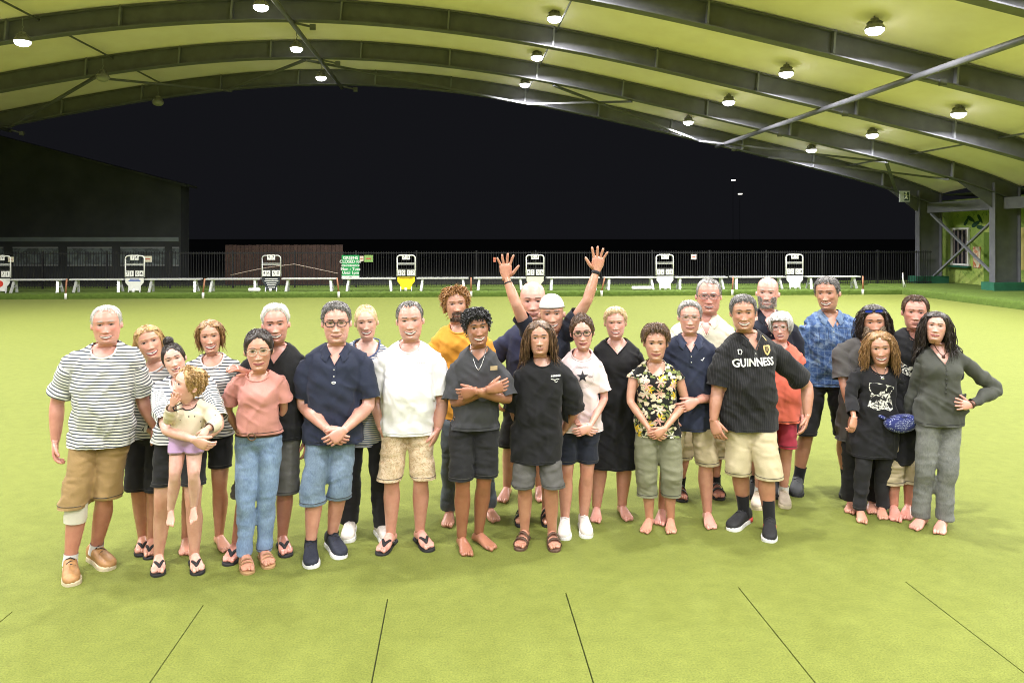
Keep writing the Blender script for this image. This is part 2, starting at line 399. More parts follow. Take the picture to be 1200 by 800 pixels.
# ---- high-bay lamps
LROWS = [(-18.6, 5.9, 'far left'), (-11.4, 7.35, 'left'), (-5.25, 8.4, 'ridge'), (2.7, 8.25, 'centre'), (9.3, 6.83, 'right'), (14.4, 5.75, 'far right')]
LENS = pmat('lamp_lens', (.95, .95, .95), .4, emit=(1, .98, .97), es=16)
LENS_OFF = pmat('lamp_lens_off', (.3, .3, .3), .3)
SHADE = pmat('lamp_shade', (.22, .22, .23), .4, .1, 8, metal=.4)
names = {(2, 0): 'farthest of the three lamps under the roof ridge', (2, 1): 'middle of the three lamps under the roof ridge', (2, 2): 'nearest of the three lamps under the roof ridge, at the top edge',
         (3, 0): 'farthest lamp of the row above the man with raised arms', (3, 1): 'middle lamp of the row above the man with raised arms', (3, 2): 'nearest lamp of the row above the man with raised arms',
         (4, 0): 'farthest and smallest lamp of the right-hand row of four', (4, 1): 'second farthest lamp of the right-hand row of four', (4, 2): 'second nearest lamp of the right-hand row of four', (4, 3): 'nearest and brightest lamp at the top right',
         (5, 0): 'farthest lamp of the low row at far right', (5, 1): 'middle lamp of the low row at far right', (5, 2): 'nearest lamp of the low far right row, showing its dark shade',
         (1, 2): 'lone bright lamp under the roof at upper left'}
mbS = MB(); a = np.arange(20)*2*math.pi/20
rings = np.array([[(r*math.cos(t), r*math.sin(t), z) for t in a] for r, z in ((.21, 0), (.215, .02), (.19, .07), (.12, .15), (.09, .16), (.085, .24), (.04, .26))])
v, f = loft_vf(rings); mbS.add(v, f); 
shade0 = None
for r, (lx, lz, rn) in enumerate(LROWS):
    for k in range(11):  # last two per row are unseen, added behind the camera to light the faces
        y = 30.3-4.6*k
        L = empty('high_bay_lamp', BW(lx, y, lz), TH)
        lit = not (r == 1 and k in (0, 1)) and not (r == 0 and k < 2)
        vis = (r, k) in names
        if vis: lab = 'lit high bay '+names[(r, k)] if True else ''
        elif r == 1 and k == 1: lab = 'unlit dark high bay lamp among the braces at upper left'
        else: lab = 'round high bay lamp hanging under the roof outside the picture'
        tag(L, lab, 'lamp', 'high bay lamps under the roof')
        if shade0 is None:
            so = mbS.build('lamp_shade', SHADE, L, True); shade0 = so.data
            fin = MB()
            for q in a[::2]: fin.bar((.10*math.cos(q), .10*math.sin(q), .17), (.16*math.cos(q), .16*math.sin(q), .12), .012, .06)
            fo = fin.build('cooling_fins', SHADE, L); fin0 = fo.data
            hk = MB(); hk.tube([(0, 0, .25), (0, 0, .34), (.03, 0, .38), (0, 0, .42), (0, 0, .62)], .014, 6); hook0 = hk.build('hook', STEEL_L, L).data
            ln = MB(); rr = np.array([[(q*math.cos(t), q*math.sin(t), z) for t in a] for q, z in ((.2, .012), (.19, -.05), (.14, -.10), (.07, -.125), (.01, -.13))]); v, f = loft_vf(rr); ln.add(v, f); lens0 = ln.build('lens', LENS, L, True).data
            lens1 = lens0.copy(); lens1.materials[0] = LENS_OFF
            la = bpy.data.lights.new('lamp_light', 'AREA'); la.shape = 'DISK'; la.size = .42; la.energy = LAMP_W; la.color = (1, .975, 1.0); la.spread = math.radians(160)
        else:
            for nm, me in (('lamp_shade', shade0), ('cooling_fins', fin0), ('hook', hook0), ('lens', lens0 if lit else lens1)):
                o = bpy.data.objects.new(nm, me); COL.objects.link(o); o.parent = L
        if lit:
            lo = bpy.data.objects.new('lamp_light', la); COL.objects.link(lo); lo.parent = L; lo.location = (0, 0, -.145)
# ---- benches
def bench(px0, px1, i):
    yb = EDGE+.75
    xa, da = hall_at(px0, yb); xb, db = hall_at(px1, yb); Lb = xb-xa
    o = empty('bench', BW((xa+xb)/2, yb, BH), TH)
    tag(o, ORD[i]+' white metal bench from the left along the far bank', 'bench', 'white benches along the far bank')
    for y in (-.09, .09):
        s = MB(); s.box((0, y, .47), (Lb, .165, .05)); s.build('seat_plank', ALU, o)
    for sx in (-1, 1):
        for y in (-1, 1):
            s = MB(); s.bar((sx*(Lb/2-.22), y*.06, .446), (sx*(Lb/2-.22)+sx*.05, y*.2, .0), .085, .05); s.build('leg', ALU, o)
        s = MB(); s.box((sx*(Lb/2-.2), 0, .2), (.04, .26, .035)); s.build('leg_brace', ALU, o)
for i, (p0, p1) in enumerate(((10.5, 76), (83.5, 147), (171.5, 236), (242.5, 306), (331, 394.5), (402, 464), (488.5, 549), (555, 616), (640, 702), (707, 769), (790, 851), (856, 919), (943, 1006))):
    bench(p0, p1, i)
# ---- pegs with white feet
PEG = pmat('peg_wood', (.34, .15, .08), .6)
for i, (px, lean) in enumerate(((77, .02), (238, .03), (397, -.03), (552, .0), (705, .06), (858, .02), (1011, .0))):
    xx, d = hall_at(px, EDGE-.03); o = empty('rink_peg', BW(xx, EDGE-.04, 0), TH); tag(o, ORD[i]+' brown rink peg with white foot from the left', 'peg', 'rink pegs along the far bank')
    s = MB(); s.tube([(0, 0, .19), (lean*2, 0, .72)], .028, 8); s.build('stick', PEG, o, True)
    s = MB(); s.tube([(0, 0, 0.0), (0, 0, .21)], .045, 8); s.build('foot', WHITE, o, True)
xx, d = hall_at(1059, EDGE+.3); o = empty('corner_stick', BW(xx, EDGE+.3, BH), TH); tag(o, 'thin white stick leaning at the corner of the far bank', 'stick')
s = MB(); s.tube([(0, 0, 0), (-.04, 0, .62)], .02, 8); s.build('stick', WHITE, o, True); s = MB(); s.tube([(.1, 0, 0), (-.03, 0, .42)], .012, 6); s.build('prop', WHITE, o, True)
# ---- scoreboards
CARD = pmat('card_white', (.8, .8, .78), .5, .05); INK = pmat('ink', (.02, .02, .03), .5); INKB = pmat('ink_blue', (.06, .12, .4), .5); GREYT = pmat('tube_grey', (.55, .56, .56), .35, .05, metal=.3)
BOARDS = [(1, (.75, .75, .72), 'white plate with a red disc', 'red'), (158, (.78, .78, .74), 'white plate and blue lettering', 'blue'), (318, (.03, .035, .045), 'black plate with white lettering', 'white'),
          (476, (.85, .68, .02), 'bright yellow plate', 'dark'), (627, (.70, .69, .55), 'cream plate, behind the raised hand', None), (779, (.80, .80, .78), 'plain white plate right of centre', None), (931, (.80, .80, .80), 'plain white plate, the rightmost one', None)]
def num(parent, txt, size, loc, m, name='digits', bold=.004, sx=1):
    v, f = text_mesh(txt, size, bold*size, 0, sx); mb = MB(); q = np.stack([v[:, 0]+loc[0], np.full(len(v), loc[1]), v[:, 1]+loc[2]], 1); mb.add(q, f)
    return mb.build(name, m, parent)
for i, (px, colr, lab, deco) in enumerate(BOARDS):
    yb = EDGE+.62; xx, d = hall_at(px, yb); o = empty('scoreboard', BW(xx, yb, BH), TH)
    tag(o, 'tall tubular scoreboard on the far bank with '+lab, 'scoreboard', 'scoreboards along the far bank')
    w = .335; pts = [(-w, 0, .55), (-w, 0, 1.22)]
    for q in np.linspace(math.pi, math.pi/2, 6): pts.append((-w+.11+.11*math.cos(q), 0, 1.22+.11*math.sin(q)))
    for q in np.linspace(math.pi/2, 0, 6): pts.append((w-.11+.11*math.cos(q), 0, 1.22+.11*math.sin(q)))
    pts += [(w, 0, .55)]
    s = MB(); s.tube(pts, .024, 8); s.build('frame', GREYT if i == 2 else WHITE, o, True)
    for z, h in ((1.0, .035), (1.045, .02)):
        s = MB(); s.box((0, .0, z), (2*w-.04, .03, h)); s.build('cross_bar', GREYT, o)
    s = MB(); s.box((0, .03, .66), (2*w-.05, .012, .36)); s.build('backing', BLACKP, o)
    for cx_, cz in ((-.075, 1.27), (.075, 1.27)) if i else ((-.075, 1.27), (.075, 1.27)):
        s = MB(); s.box((cx_, -.03, cz), (.135, .02, .19)); cobj = s.build('number_card', CARD, o); num(cobj, str(random.randint(0, 9)), .16, (cx_, -.0405, cz), INK)
    for cx_ in (-.25, -.1, .1, .25):
        s = MB(); s.box((cx_, -.03, .68), (.135, .02, .21)); cobj = s.build('number_card', CARD, o); num(cobj, str(random.randint(0, 9)), .18, (cx_, -.0405, .68), INK)
    pl = pmat('plate%d' % i, colr, .5, .06)
    s = MB(); q = [(-w+.01, .52), (-w+.01, .36), (-.22, .23), (-.22, .06), (.22, .06), (.22, .23), (w-.01, .36), (w-.01, .52)]
    s.add([(a_, -.03, b_) for a_, b_ in q]+[(a_, -.01, b_) for a_, b_ in q], [tuple(range(7, -1, -1))[::-1], tuple(range(15, 7, -1))]+[(j, (j+1) % 8, 8+(j+1) % 8, 8+j) for j in range(8)]); po = s.build('plate', pl, o)
    for sx in (-1, 1):
        s = MB(); s.bar((sx*.2, -.0, .2), (sx*.2, -.06, 0.0), .035); s.build('leg', GREYT, o)
    if deco == 'blue':
        for zz, ww in ((.47, .34), (.42, .42)): s = MB(); s.box((0, -.033, zz), (ww, .004, .035)); s.build('print_bar', INKB, po)
    if deco == 'white':
        for zz, ww in ((.47, .45), (.40, .5), (.32, .36), (.25, .3), (.16, .26)): s = MB(); s.box((.01, -.033, zz), (ww, .004, .028)); s.build('print_bar', CARD, po)
    if deco == 'dark':
        s = MB(); s.box((0, -.033, .48), (.5, .004, .035)); s.build('print_bar', pmat('inkbr', (.25, .16, .02), .5), po)
    if deco == 'red':
        s = MB(); s.tube([(-.02, -.03, .33), (-.02, -.036, .33)], .12, 20); s.build('red_disc', pmat('redp', (.6, .05, .03), .5), po)
    s = MB(); s.tube([(-.01, -.12, 0.0), (-.01, -.12, .12)], .05, 10); s.build('counterweight', WHITE, o, True)
# ---- signs on the fence
def fsign(name, px0, py0, px1, py1, colr, lab, dy=-.06):
    yy = FY+dy; xa, da = hall_at(px0, yy); xb, db = hall_at(px1, yy); z1 = CAMH-(py0-HORI)/FPX*da; z0 = CAMH-(py1-HORI)/FPX*da
    o = MB(); w, h = xb-xa, z1-z0; o.box((0, 0, h/2), (w, .02, h)); ob = o.build(name, pmat(name+lab[:9], colr, .5, .05), None, False, BW((xa+xb)/2, yy, z0), TH); tag(ob, lab, 'sign'); return ob, w, h
sg, w, h = fsign('green_sign', 400.5, 299, 421, 326.5, (.02, .32, .09), 'upright green notice about maintenance hung on the black fence', -.08)
for i, tx in enumerate(('GREENS', 'CLOSED for', 'maintenance', 'Mon - Tues', 'Until 1pm')):
    num(sg, tx, .165 if i != 2 else .14, (0, -.0135, h*.88-i*h*.158), CARD, 'lettering', .02)
s = MB(); s.box((0, -.012, h*.06), (w, .006, h*.12)); s.build('white_band', CARD, sg)
s = MB(); s.box((0, -.0165, h*.06), (.1, .003, .03)); s.build('print_bar', INK, sg)
for args in (('small_sign', 421.5, 300, 426, 306, (.7, .6, .5), 'tiny cream sign beside the green notice'), ('small_green_sign', 427, 299, 437, 307, (.25, .42, .12), 'small pale green sign on the fence right of the green notice'),
             ('small_sign', 168.5, 300, 178, 307, (.75, .7, .55), 'small cream sign behind the scoreboard with blue lettering'), ('small_sign', 9.5, 301, 16, 307, (.7, .62, .55), 'small cream sign on the fence at the far left'),
             ('small_sign', 810, 298, 816, 304, (.75, .65, .62), 'tiny square white sign on the fence right of centre'), ('small_sign', 578, 301.5, 581, 307, (.6, .2, .12), 'tiny red sign on the fence by the raised hand')):
    so, w, h = fsign(*args)
    s = MB(); s.box((0, -.0125, h*.5), (w*.6, .004, h*.18)); s.build('print_bar', pmat('inkred', (.5, .12, .08), .5), so)
# white things lying on the bank
def rolled(px, py, L, lab):
    xx, d = hall_at(px, EDGE+.35); s = MB(); s.tube([(-L/2, 0, .07), (-L/2+.03, 0, .08), (L/2-.03, 0, .08), (L/2, 0, .07)], [.05, .075, .075, .05], 10); o = s.build('white_roll', WHITE, None, True, BW(xx, EDGE+.35, BH), TH); tag(o, lab, 'roll')
rolled(298, 340, .42, 'short white roll lying on the bank by the black scoreboard')
rolled(752, 340, .75, 'long white roll lying on the bank under a bench right of centre')
# rope between fence posts
s = MB(); 
xa, d = hall_at(270, FY-.2); xb, d = hall_at(345, FY-.2); xc, d = hall_at(396, FY-.2)
pts = [(x_, 0, z_) for x_, z_ in zip(np.linspace(xa, xb, 8), np.linspace(.52, .95, 8)+.05*np.sin(np.linspace(0, math.pi, 8)))]+[(x_, 0, z_) for x_, z_ in zip(np.linspace(xb, xc, 6)[1:], np.linspace(.95, .58, 6)[1:])]
s.tube(pts, .012, 5); o = s.build('rope', pmat('rope', (.45, .36, .3), .8), None, True, BW(0, FY-.2, BH), TH); tag(o, 'thin pale rope slung in front of the brown fence', 'rope')

# ================================================================ PEOPLE: a body builder driven by joints
def nrm(v): v = np.asarray(v, float); return v/(np.linalg.norm(v)+1e-9)
def vnoise(p):
    p = np.asarray(p, float); i = np.floor(p).astype(np.int64); f = p-i; u = f*f*(3-2*f); out = 0
    for dx in (0, 1):
        for dy in (0, 1):
            for dz in (0, 1):
                h = ((i[:, 0]+dx)*73856093) ^ ((i[:, 1]+dy)*19349663) ^ ((i[:, 2]+dz)*83492791)
                h = (h ^ (h >> 13))*1274126177 & 0x7fffffff; h = (h ^ (h >> 16)) & 0xffff
                w = (u[:, 0] if dx else 1-u[:, 0])*(u[:, 1] if dy else 1-u[:, 1])*(u[:, 2] if dz else 1-u[:, 2])
                out = out+w*h/65535.0
    return out
def ridge(p): return 1-np.abs(2*vnoise(p)-1)
def remesh(parts, vox, sm):
    v = []; f = []; o = 0
    for a, b in parts:
        v.append(a); f += [tuple(i+o for i in q) for q in b]; o += len(a)
    me = bpy.data.meshes.new('r'); me.from_pydata(np.concatenate(v).tolist(), [], f); me.update()
    ob = bpy.data.objects.new('r', me); TS.collection.objects.link(ob)
    m = ob.modifiers.new('r', 'REMESH'); m.mode = 'VOXEL'; m.voxel_size = vox
    if sm: s = ob.modifiers.new('s', 'SMOOTH'); s.factor = .5; s.iterations = sm
    TV.update(); em = ob.evaluated_get(TV.depsgraph).to_mesh()
    V = np.empty(len(em.vertices)*3, np.float32); em.vertices.foreach_get('co', V); N = np.empty_like(V); em.vertices.foreach_get('normal', N)
    L = np.empty(len(em.loops), np.int32); em.loops.foreach_get('vertex_index', L)
    V = V.reshape(-1, 3).astype(float); N = N.reshape(-1, 3).astype(float); F = L.reshape(-1, 4)
    bpy.data.objects.remove(ob); bpy.data.meshes.remove(me)
    return V, F, N
def segd(p, a, b):
    d = b-a; t = np.clip((p-a)@d/(d@d), 0, 1); return np.linalg.norm(p-a-t[:, None]*d, axis=1), t
def cut(V, F, co, no, mask):
    no = nrm(no); s = (V-co)@no; out = (s > 0) & mask
    F = F[~out[F].all(1)]; used = np.zeros(len(V), bool); used[F.ravel()] = True
    q = out & used; V = V.copy(); V[q] -= s[q][:, None]*no
    return V, F
def compact(V, F, *extra):
    u = np.unique(F); mp = np.full(len(V), -1); mp[u] = np.arange(len(u)); return (V[u], mp[F])+tuple(e[u] for e in extra)
def mesh_obj(name, V, F, mats, parent, base, attrs=None, mi=None, smooth=True):
    me = bpy.data.meshes.new(name); me.from_pydata((np.asarray(V)-base).tolist(), [], F if isinstance(F, list) else F.tolist())
    for m in (mats if isinstance(mats, (list, tuple)) else [mats]): me.materials.append(m)
    if mi is not None: me.polygons.foreach_set('material_index', list(mi))
    if smooth: me.polygons.foreach_set('use_smooth', np.ones(len(me.polygons), bool))
    for k, a in (attrs or {}).items():
        if a.shape[1] == 3: t = me.attributes.new(k, 'FLOAT_VECTOR', 'POINT'); t.data.foreach_set('vector', a.astype(np.float32).ravel())
        else: t = me.attributes.new(k, 'FLOAT_COLOR', 'POINT'); t.data.foreach_set('color', a.astype(np.float32).ravel())
    me.update()
    o = bpy.data.objects.new(name, me); COL.objects.link(o)
    if parent is not None: o.parent = parent
    else: o.location = base
    return o
# ---- materials for people
def skin_mat(key, col):
    n = 'skin_'+key
    if n in MATS: return MATS[n]
    m, t, b = nt(n); MATS[n] = m
    v = texco(t); n1 = noise(t, v, 14, 4, .6); n2 = noise(t, v, 90, 2)
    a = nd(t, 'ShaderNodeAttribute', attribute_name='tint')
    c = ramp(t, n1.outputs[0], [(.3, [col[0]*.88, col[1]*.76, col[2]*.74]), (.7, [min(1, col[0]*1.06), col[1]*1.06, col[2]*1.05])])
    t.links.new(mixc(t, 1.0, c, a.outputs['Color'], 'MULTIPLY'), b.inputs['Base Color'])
    b.inputs['Roughness'].default_value = .36; b.inputs['Specular IOR Level'].default_value = .55
    b.inputs['Subsurface Weight'].default_value = 0.0
    bump(t, b, n2.outputs[0], .12, .003); return m
SK = {'fair': (.71, .44, .36), 'pink': (.70, .395, .33), 'tan': (.60, .335, .24), 'olive': (.55, .30, .215), 'brown': (.38, .185, .115), 'ruddy': (.64, .325, .265)}
EYEW = pmat('eye_white', (.40, .335, .32), .25, .03); IRIS = pmat('iris', (.035, .025, .02), .2, .2); LID = pmat('lash', (.045, .028, .022), .7, .1)
LIPS = pmat('lips', (.42, .11, .11), .42, .1, 40); LIPM = pmat('lips_male', (.36, .14, .12), .5, .1, 40); TEETH = pmat('teeth', (.78, .74, .70), .3, .03); MOUTH = pmat('mouth_inside', (.10, .025, .025), .6)
NAILS = None
def hair_mat(key, col, col2=None):
    n = 'hair_'+key
    if n in MATS: return MATS[n]
    m, t, b = nt(n); MATS[n] = m
    col2 = col2 or [min(1, c*1.8+.01) for c in col]
    v = texco(t, scale=(60, 60, 12)); n1 = noise(t, v, 1.3, 4, .65)
    t.links.new(ramp(t, n1.outputs[0], [(.32, [c*.55 for c in col]), (.5, col), (.72, col2)]), b.inputs['Base Color'])
    b.inputs['Roughness'].default_value = .42; b.inputs['Specular IOR Level'].default_value = .5; b.inputs['Anisotropic'].default_value = .4
    bump(t, b, n1.outputs[0], .5, .006); return m
HC = {'white': ((.55, .53, .50), (.78, .76, .72)), 'grey': ((.30, .285, .27), (.55, .53, .50)), 'salt': ((.13, .12, .115), (.38, .36, .34)), 'blonde': ((.42, .25, .09), (.70, .49, .24)), 'paleblonde': ((.60, .44, .24), (.82, .66, .42)),
      'dirtyblonde': ((.24, .13, .05), (.52, .31, .13)), 'brown': ((.07, .036, .02), (.17, .09, .05)), 'dark': ((.022, .014, .011), (.06, .04, .032)), 'black': ((.009, .008, .008), (.03, .028, .028)), 'copper': ((.38, .18, .06), (.66, .38, .15)), 'streaky': ((.085, .045, .025), (.34, .20, .10)), 'greyblond': ((.20, .14, .09), (.45, .36, .26))}
def cloth(key, col, kind='plain', col2=None, rough=.85, **kw):
    n = 'cloth_'+key
    if n in MATS: return MATS[n]
    m, t, b = nt(n); MATS[n] = m
    gc = texco(t, attr='gc'); v = texco(t)
    weave = noise(t, v, 420, 2, .5); cre = noise(t, v, 22, 4, .6, 1.2); soft = noise(t, v, 5, 3)
    if kind == 'stripe':
        sp = nd(t, 'ShaderNodeSeparateXYZ'); t.links.new(gc, sp.inputs[0])
        wob = noise(t, v, 6, 2); z = mth(t, 'ADD', sp.outputs[2], mth(t, 'MULTIPLY', wob.outputs[0], .008))
        fr = mth(t, 'FRACT', mth(t, 'MULTIPLY', z, 1.0/kw.get('period', .021)))
        c = mixc(t, mth(t, 'LESS_THAN', fr, kw.get('duty', .36)), col, col2)
    elif kind == 'pin':
        sp = nd(t, 'ShaderNodeSeparateXYZ'); t.links.new(gc, sp.inputs[0])
        fr = mth(t, 'FRACT', mth(t, 'MULTIPLY', sp.outputs[0], 1.0/kw.get('period', .03)))
        c = mixc(t, mth(t, 'LESS_THAN', fr, .10), col, col2)
    elif kind == 'denim':
        n1 = noise(t, v, 9, 4, .6, .5); n2 = noise(t, texco(t, scale=(300, 300, 40)), 1, 2)
        c = ramp(t, n1.outputs[0], [(.28, col), (.7, col2)])
        c = mixc(t, .35, c, ramp(t, n2.outputs[0], [(.3, [x*.7 for x in col]), (.7, [min(1, x*1.25) for x in col2])]))
    elif kind == 'camo':
        n1 = noise(t, v, 13, 2, .5, 2.5); n2 = noise(t, v, 22, 2, .5, 3.0)
        c = ramp(t, n1.outputs[0], [(.0, col), (.46, col2), (.50, (.50, .36, .22)), (.54, col)], 'CONSTANT')
        c = mixc(t, ramp(t, n2.outputs[0], [(.60, (0, 0, 0)), (.61, (.8, .8, .8))], 'CONSTANT'), c, (.42, .30, .18))
    elif kind == 'floral':
        w = noise(t, v, 20, 2); vm = nd(t, 'ShaderNodeVectorMath', operation='SCALE'); t.links.new(w.outputs['Color'], vm.inputs[0]); vm.inputs['Scale'].default_value = .03
        va = nd(t, 'ShaderNodeVectorMath', operation='ADD'); t.links.new(gc, va.inputs[0]); t.links.new(vm.outputs[0], va.inputs[1])
        c = col
        for sc_, thr, cc in ((30, .62, (.20, .24, .08)), (24, .6, (.72, .62, .45)), (11, .40, (.80, .55, .03)), (9, .38, (.72, .42, .34)), (10, .36, (.75, .72, .58))):
            vo = nd(t, 'ShaderNodeTexVoronoi'); vo.inputs['Scale'].default_value = sc_; t.links.new(va.outputs[0], vo.inputs['Vector'])
            vo.inputs['Randomness'].default_value = 1
            off = nd(t, 'ShaderNodeVectorMath', operation='ADD'); t.links.new(va.outputs[0], off.inputs[0]); off.inputs[1].default_value = (sc_*.37, sc_*.71, sc_*.13); t.links.new(off.outputs[0], vo.inputs['Vector'])
            d = nd(t, 'ShaderNodeVectorMath', operation='SUBTRACT'); t.links.new(off.outputs[0], d.inputs[0]); t.links.new(vo.outputs['Position'], d.inputs[1])
            s3 = nd(t, 'ShaderNodeSeparateXYZ'); t.links.new(d.outputs[0], s3.inputs[0])
            ang = mth(t, 'ARCTAN2', s3.outputs[2], s3.outputs[0]); pet = mth(t, 'COSINE', mth(t, 'MULTIPLY', ang, 6 if sc_ < 15 else 2))
            rad = mth(t, 'MULTIPLY', mth(t, 'LENGTH' if False else 'SQRT', mth(t, 'ADD', mth(t, 'POWER', s3.outputs[0], 2), mth(t, 'POWER', s3.outputs[2], 2))), sc_)
            keep = nd(t, 'ShaderNodeSeparateColor'); t.links.new(vo.outputs['Color'], keep.inputs[0])
            msk = mth(t, 'MULTIPLY', mth(t, 'LESS_THAN', rad, mth(t, 'MULTIPLY_ADD', pet, .16, thr-.16)), mth(t, 'LESS_THAN', keep.outputs[0],   .45 if sc_ > 15 else .30))
            c = mixc(t, msk, c, cc)
    elif kind == 'plaid':
        n1 = noise(t, v, 10, 4, .6, 2.0); n2 = noise(t, v, 26, 3, .6, 2.5)
        c = ramp(t, n1.outputs[0], [(.30, col), (.52, [x*1.6 for x in col]), (.66, col2)])
        sp = nd(t, 'ShaderNodeSeparateXYZ'); t.links.new(gc, sp.inputs[0])
        for o_, per in ((0, .055), (2, .05)):
            fr = mth(t, 'FRACT', mth(t, 'MULTIPLY', sp.outputs[o_], 1/per)); c = mixc(t, mth(t, 'MULTIPLY', mth(t, 'LESS_THAN', fr, .16), .35), c, col2)
        c = mixc(t, mth(t, 'MULTIPLY', mth(t, 'GREATER_THAN', n2.outputs[0], .6), .5), c, col2)
    elif kind == 'dots':
        vo = nd(t, 'ShaderNodeTexVoronoi'); vo.inputs['Scale'].default_value = kw.get('ds', 60); t.links.new(v, vo.inputs['Vector']); vo.inputs['Randomness'].default_value = kw.get('dr', .35)
        c = mixc(t, mth(t, 'LESS_THAN', vo.outputs['Distance'], kw.get('dt', .24)), col, col2)
    else:
        c = ramp(t, soft.outputs[0], [(.3, [x*.9 for x in col]), (.7, [min(1, x*1.08) for x in col])])
    t.links.new(mixc(t, .6, c, ramp(t, weave.outputs[0], [(.3, (.86, .86, .86)), (.7, (1, 1, 1))]), 'MULTIPLY'), b.inputs['Base Color'])
    b.inputs['Roughness'].default_value = rough; b.inputs['Specular IOR Level'].default_value = .2
    b.inputs['Sheen Weight'].default_value = .08
    bump(t, b, mixc(t, .3, cre.outputs[0], weave.outputs[0]), kw.get('bs', .38)*.6, .012)
    return m
# ---- body tables: t along hip->neck, half width, front, back (metres for a 1.75 m person)
TOR = {'m': np.array([(-.17, .06, .05, .06), (-.10, .12, .085, .105), (0, .155, .102, .118), (.12, .158, .105, .114), (.3, .145, .104, .094), (.45, .145, .106, .097), (.62, .156, .112, .108), (.76, .160, .109, .114), (.86, .148, .092, .108), (.93, .118, .072, .09), (.98, .080, .058, .072), (1.05, .060, .052, .06)]),
       'f': np.array([(-.17, .06, .05, .06), (-.10, .13, .085, .11), (0, .168, .102, .128), (.12, .162, .102, .118), (.33, .128, .090, .088), (.48, .130, .098, .09), (.62, .142, .128, .098), (.70, .148, .132, .104), (.82, .142, .094, .1), (.9, .112, .07, .085), (.97, .07, .053, .062), (1.05, .052, .047, .052)])}
SEG = 36
_an = np.arange(SEG)*2*math.pi/SEG
def ring(c, lat, fwd, w, df, db, p=2.35):
    x = w*np.sign(np.cos(_an))*np.abs(np.cos(_an))**(2/p); s = np.sin(_an); y = np.where(s > 0, df, db)*np.sign(s)*np.abs(s)**(2/p)
    return c+x[:, None]*lat+y[:, None]*fwd
class Person: pass
def rot(axis, deg): return np.array(Matrix.Rotation(math.radians(deg), 3, axis))
# ---- head
HZ = np.array([(.485, .03, .03, .03, 2), (.47, .12, .13, .16, 2), (.44, .185, .20, .25, 2.05), (.39, .245, .275, .335, 2.1), (.31, .295, .345, .40, 2.2), (.20, .322, .385, .432, 2.3), (.10, .328, .395, .440, 2.3), (.0, .322, .378, .43, 2.3), (-.1, .315, .372, .40, 2.25),
               (-.2, .300, .372, .34, 2.15), (-.28, .282, .372, .29, 2.05), (-.36, .266, .368, .265, 1.95), (-.42, .246, .364, .258, 1.8), (-.465, .222, .352, .262, 1.7), (-.488, .212, .330, .264, 1.7), (-.500, .208, .27, .266, 1.8), (-.512, .208, .185, .27, 1.9), (-.535, .210, .130, .275, 2), (-.65, .225, .105, .285, 2), (-.8, .25, .11, .30, 2), (-.98, .30, .14, .32, 2)])
def hprof(z, st):
    q = [np.interp(z, HZ[::-1, 0], HZ[::-1, i]) for i in range(1, 5)]
    jw = st.get('jaw', 1.0); lo = np.clip((-.05-z)/.3, 0, 1)
    q[0] = q[0]*(1+(jw-1)*lo)*st.get('wide', 1.0)
    nk = np.clip((-.5-z)/.06, 0, 1); nw = st.get('neck', st.get('nkw', 1.0)); q[0] = q[0]*(1+(nw-1)*nk); q[1] = q[1]*(1+(nw-1)*nk); q[2] = q[2]*(1+(nw-1)*nk)
    return q
def G2(x, z, x0, z0, sx, sz): return np.exp(-((x-x0)/sx)**2-((z-z0)/sz)**2)
def brush(x, z, st):
    s = st.get('smile', .6); ax = np.abs(x); d = 0
    t = np.clip((.045-z)/.24, 0, 1); nose = np.where(z > -.195, t**1.7, np.clip(1-(-.195-z)/.042, 0, 1))
    sx = .034+.030*t; d = d+st.get('nose', 1.0)*.100*nose*np.exp(-(x/sx)**2)
    d = d+.030*G2(ax, z, .062, -.188, .03, .028)
    d = d-.030*G2(ax, z, .135, .012, .07, .04)-.024*G2(ax, z, .062, .03, .03, .05)
    d = d+.012*G2(ax, z, .125, .088, .095, .03)
    d = d+.018*G2(ax, z, .20, -.085, .075, .06)+.030*s*G2(ax, z, .185, -.14, .07, .05)
    d = d+.020*np.exp(-(x/.10)**2)*(np.exp(-((z+.282)/.022)**2)+1.05*np.exp(-((z+.345)/.024)**2))
    d = d-.020*np.exp(-(x/.09)**2)*np.exp(-((z+.388)/.022)**2)+.030*G2(x, z, 0, -.440, .095, .042)
    px = .082+(.195-.082)*np.clip((-.19-z)/.14, 0, 1)                 # fold from nose wing to mouth corner
    d = d-.018*(.3+s)*np.exp(-((ax-px)/.018)**2)*np.exp(-((z+.26)/.08)**2)
    d = d-.012*np.exp(-((z+.205)/.03)**2)*np.exp(-(x/.03)**2)
    d = d-st.get('bags', .5)*.012*G2(ax, z, .135, -.055, .06, .014)
    d = d+st.get('hollow', 0)*(-.02)*G2(ax, z, .21, -.22, .06, .08)
    return d
def fy(x, z, st):
    W, F, B, p = hprof(z, st); return F*np.maximum(1e-6, 1-(np.abs(x)/W)**p)**(1/p)+brush(x, z, st)
def head_grid(st):
    zs = np.concatenate([np.linspace(-.98, -.56, 9), np.linspace(-.535, -.50, 4), np.linspace(-.488, .12, 52), np.linspace(.14, .40, 13), np.linspace(.42, .485, 7)])
    m = 76; u = (np.arange(m)/m)*2-1; th = np.pi*np.sign(u)*np.abs(u)**1.35
    W, F, B, p = hprof(zs, st); P = np.zeros((len(zs), m, 3))
    c = np.cos(th)[None]; s = np.sin(th)[None]; e = (2/p)[:, None]
    P[..., 0] = W[:, None]*np.sign(s)*np.abs(s)**e; P[..., 1] = np.where(c > 0, F[:, None], B[:, None])*np.sign(c)*np.abs(c)**e; P[..., 2] = zs[:, None]
    fr = np.clip(c, 0, 1)**.5; P[..., 1] += fr*brush(P[..., 0], P[..., 2], st)
    P[..., 1] -= .02*np.clip((P[..., 2]-.1)/.4, 0, 1)
    return zs, th, P
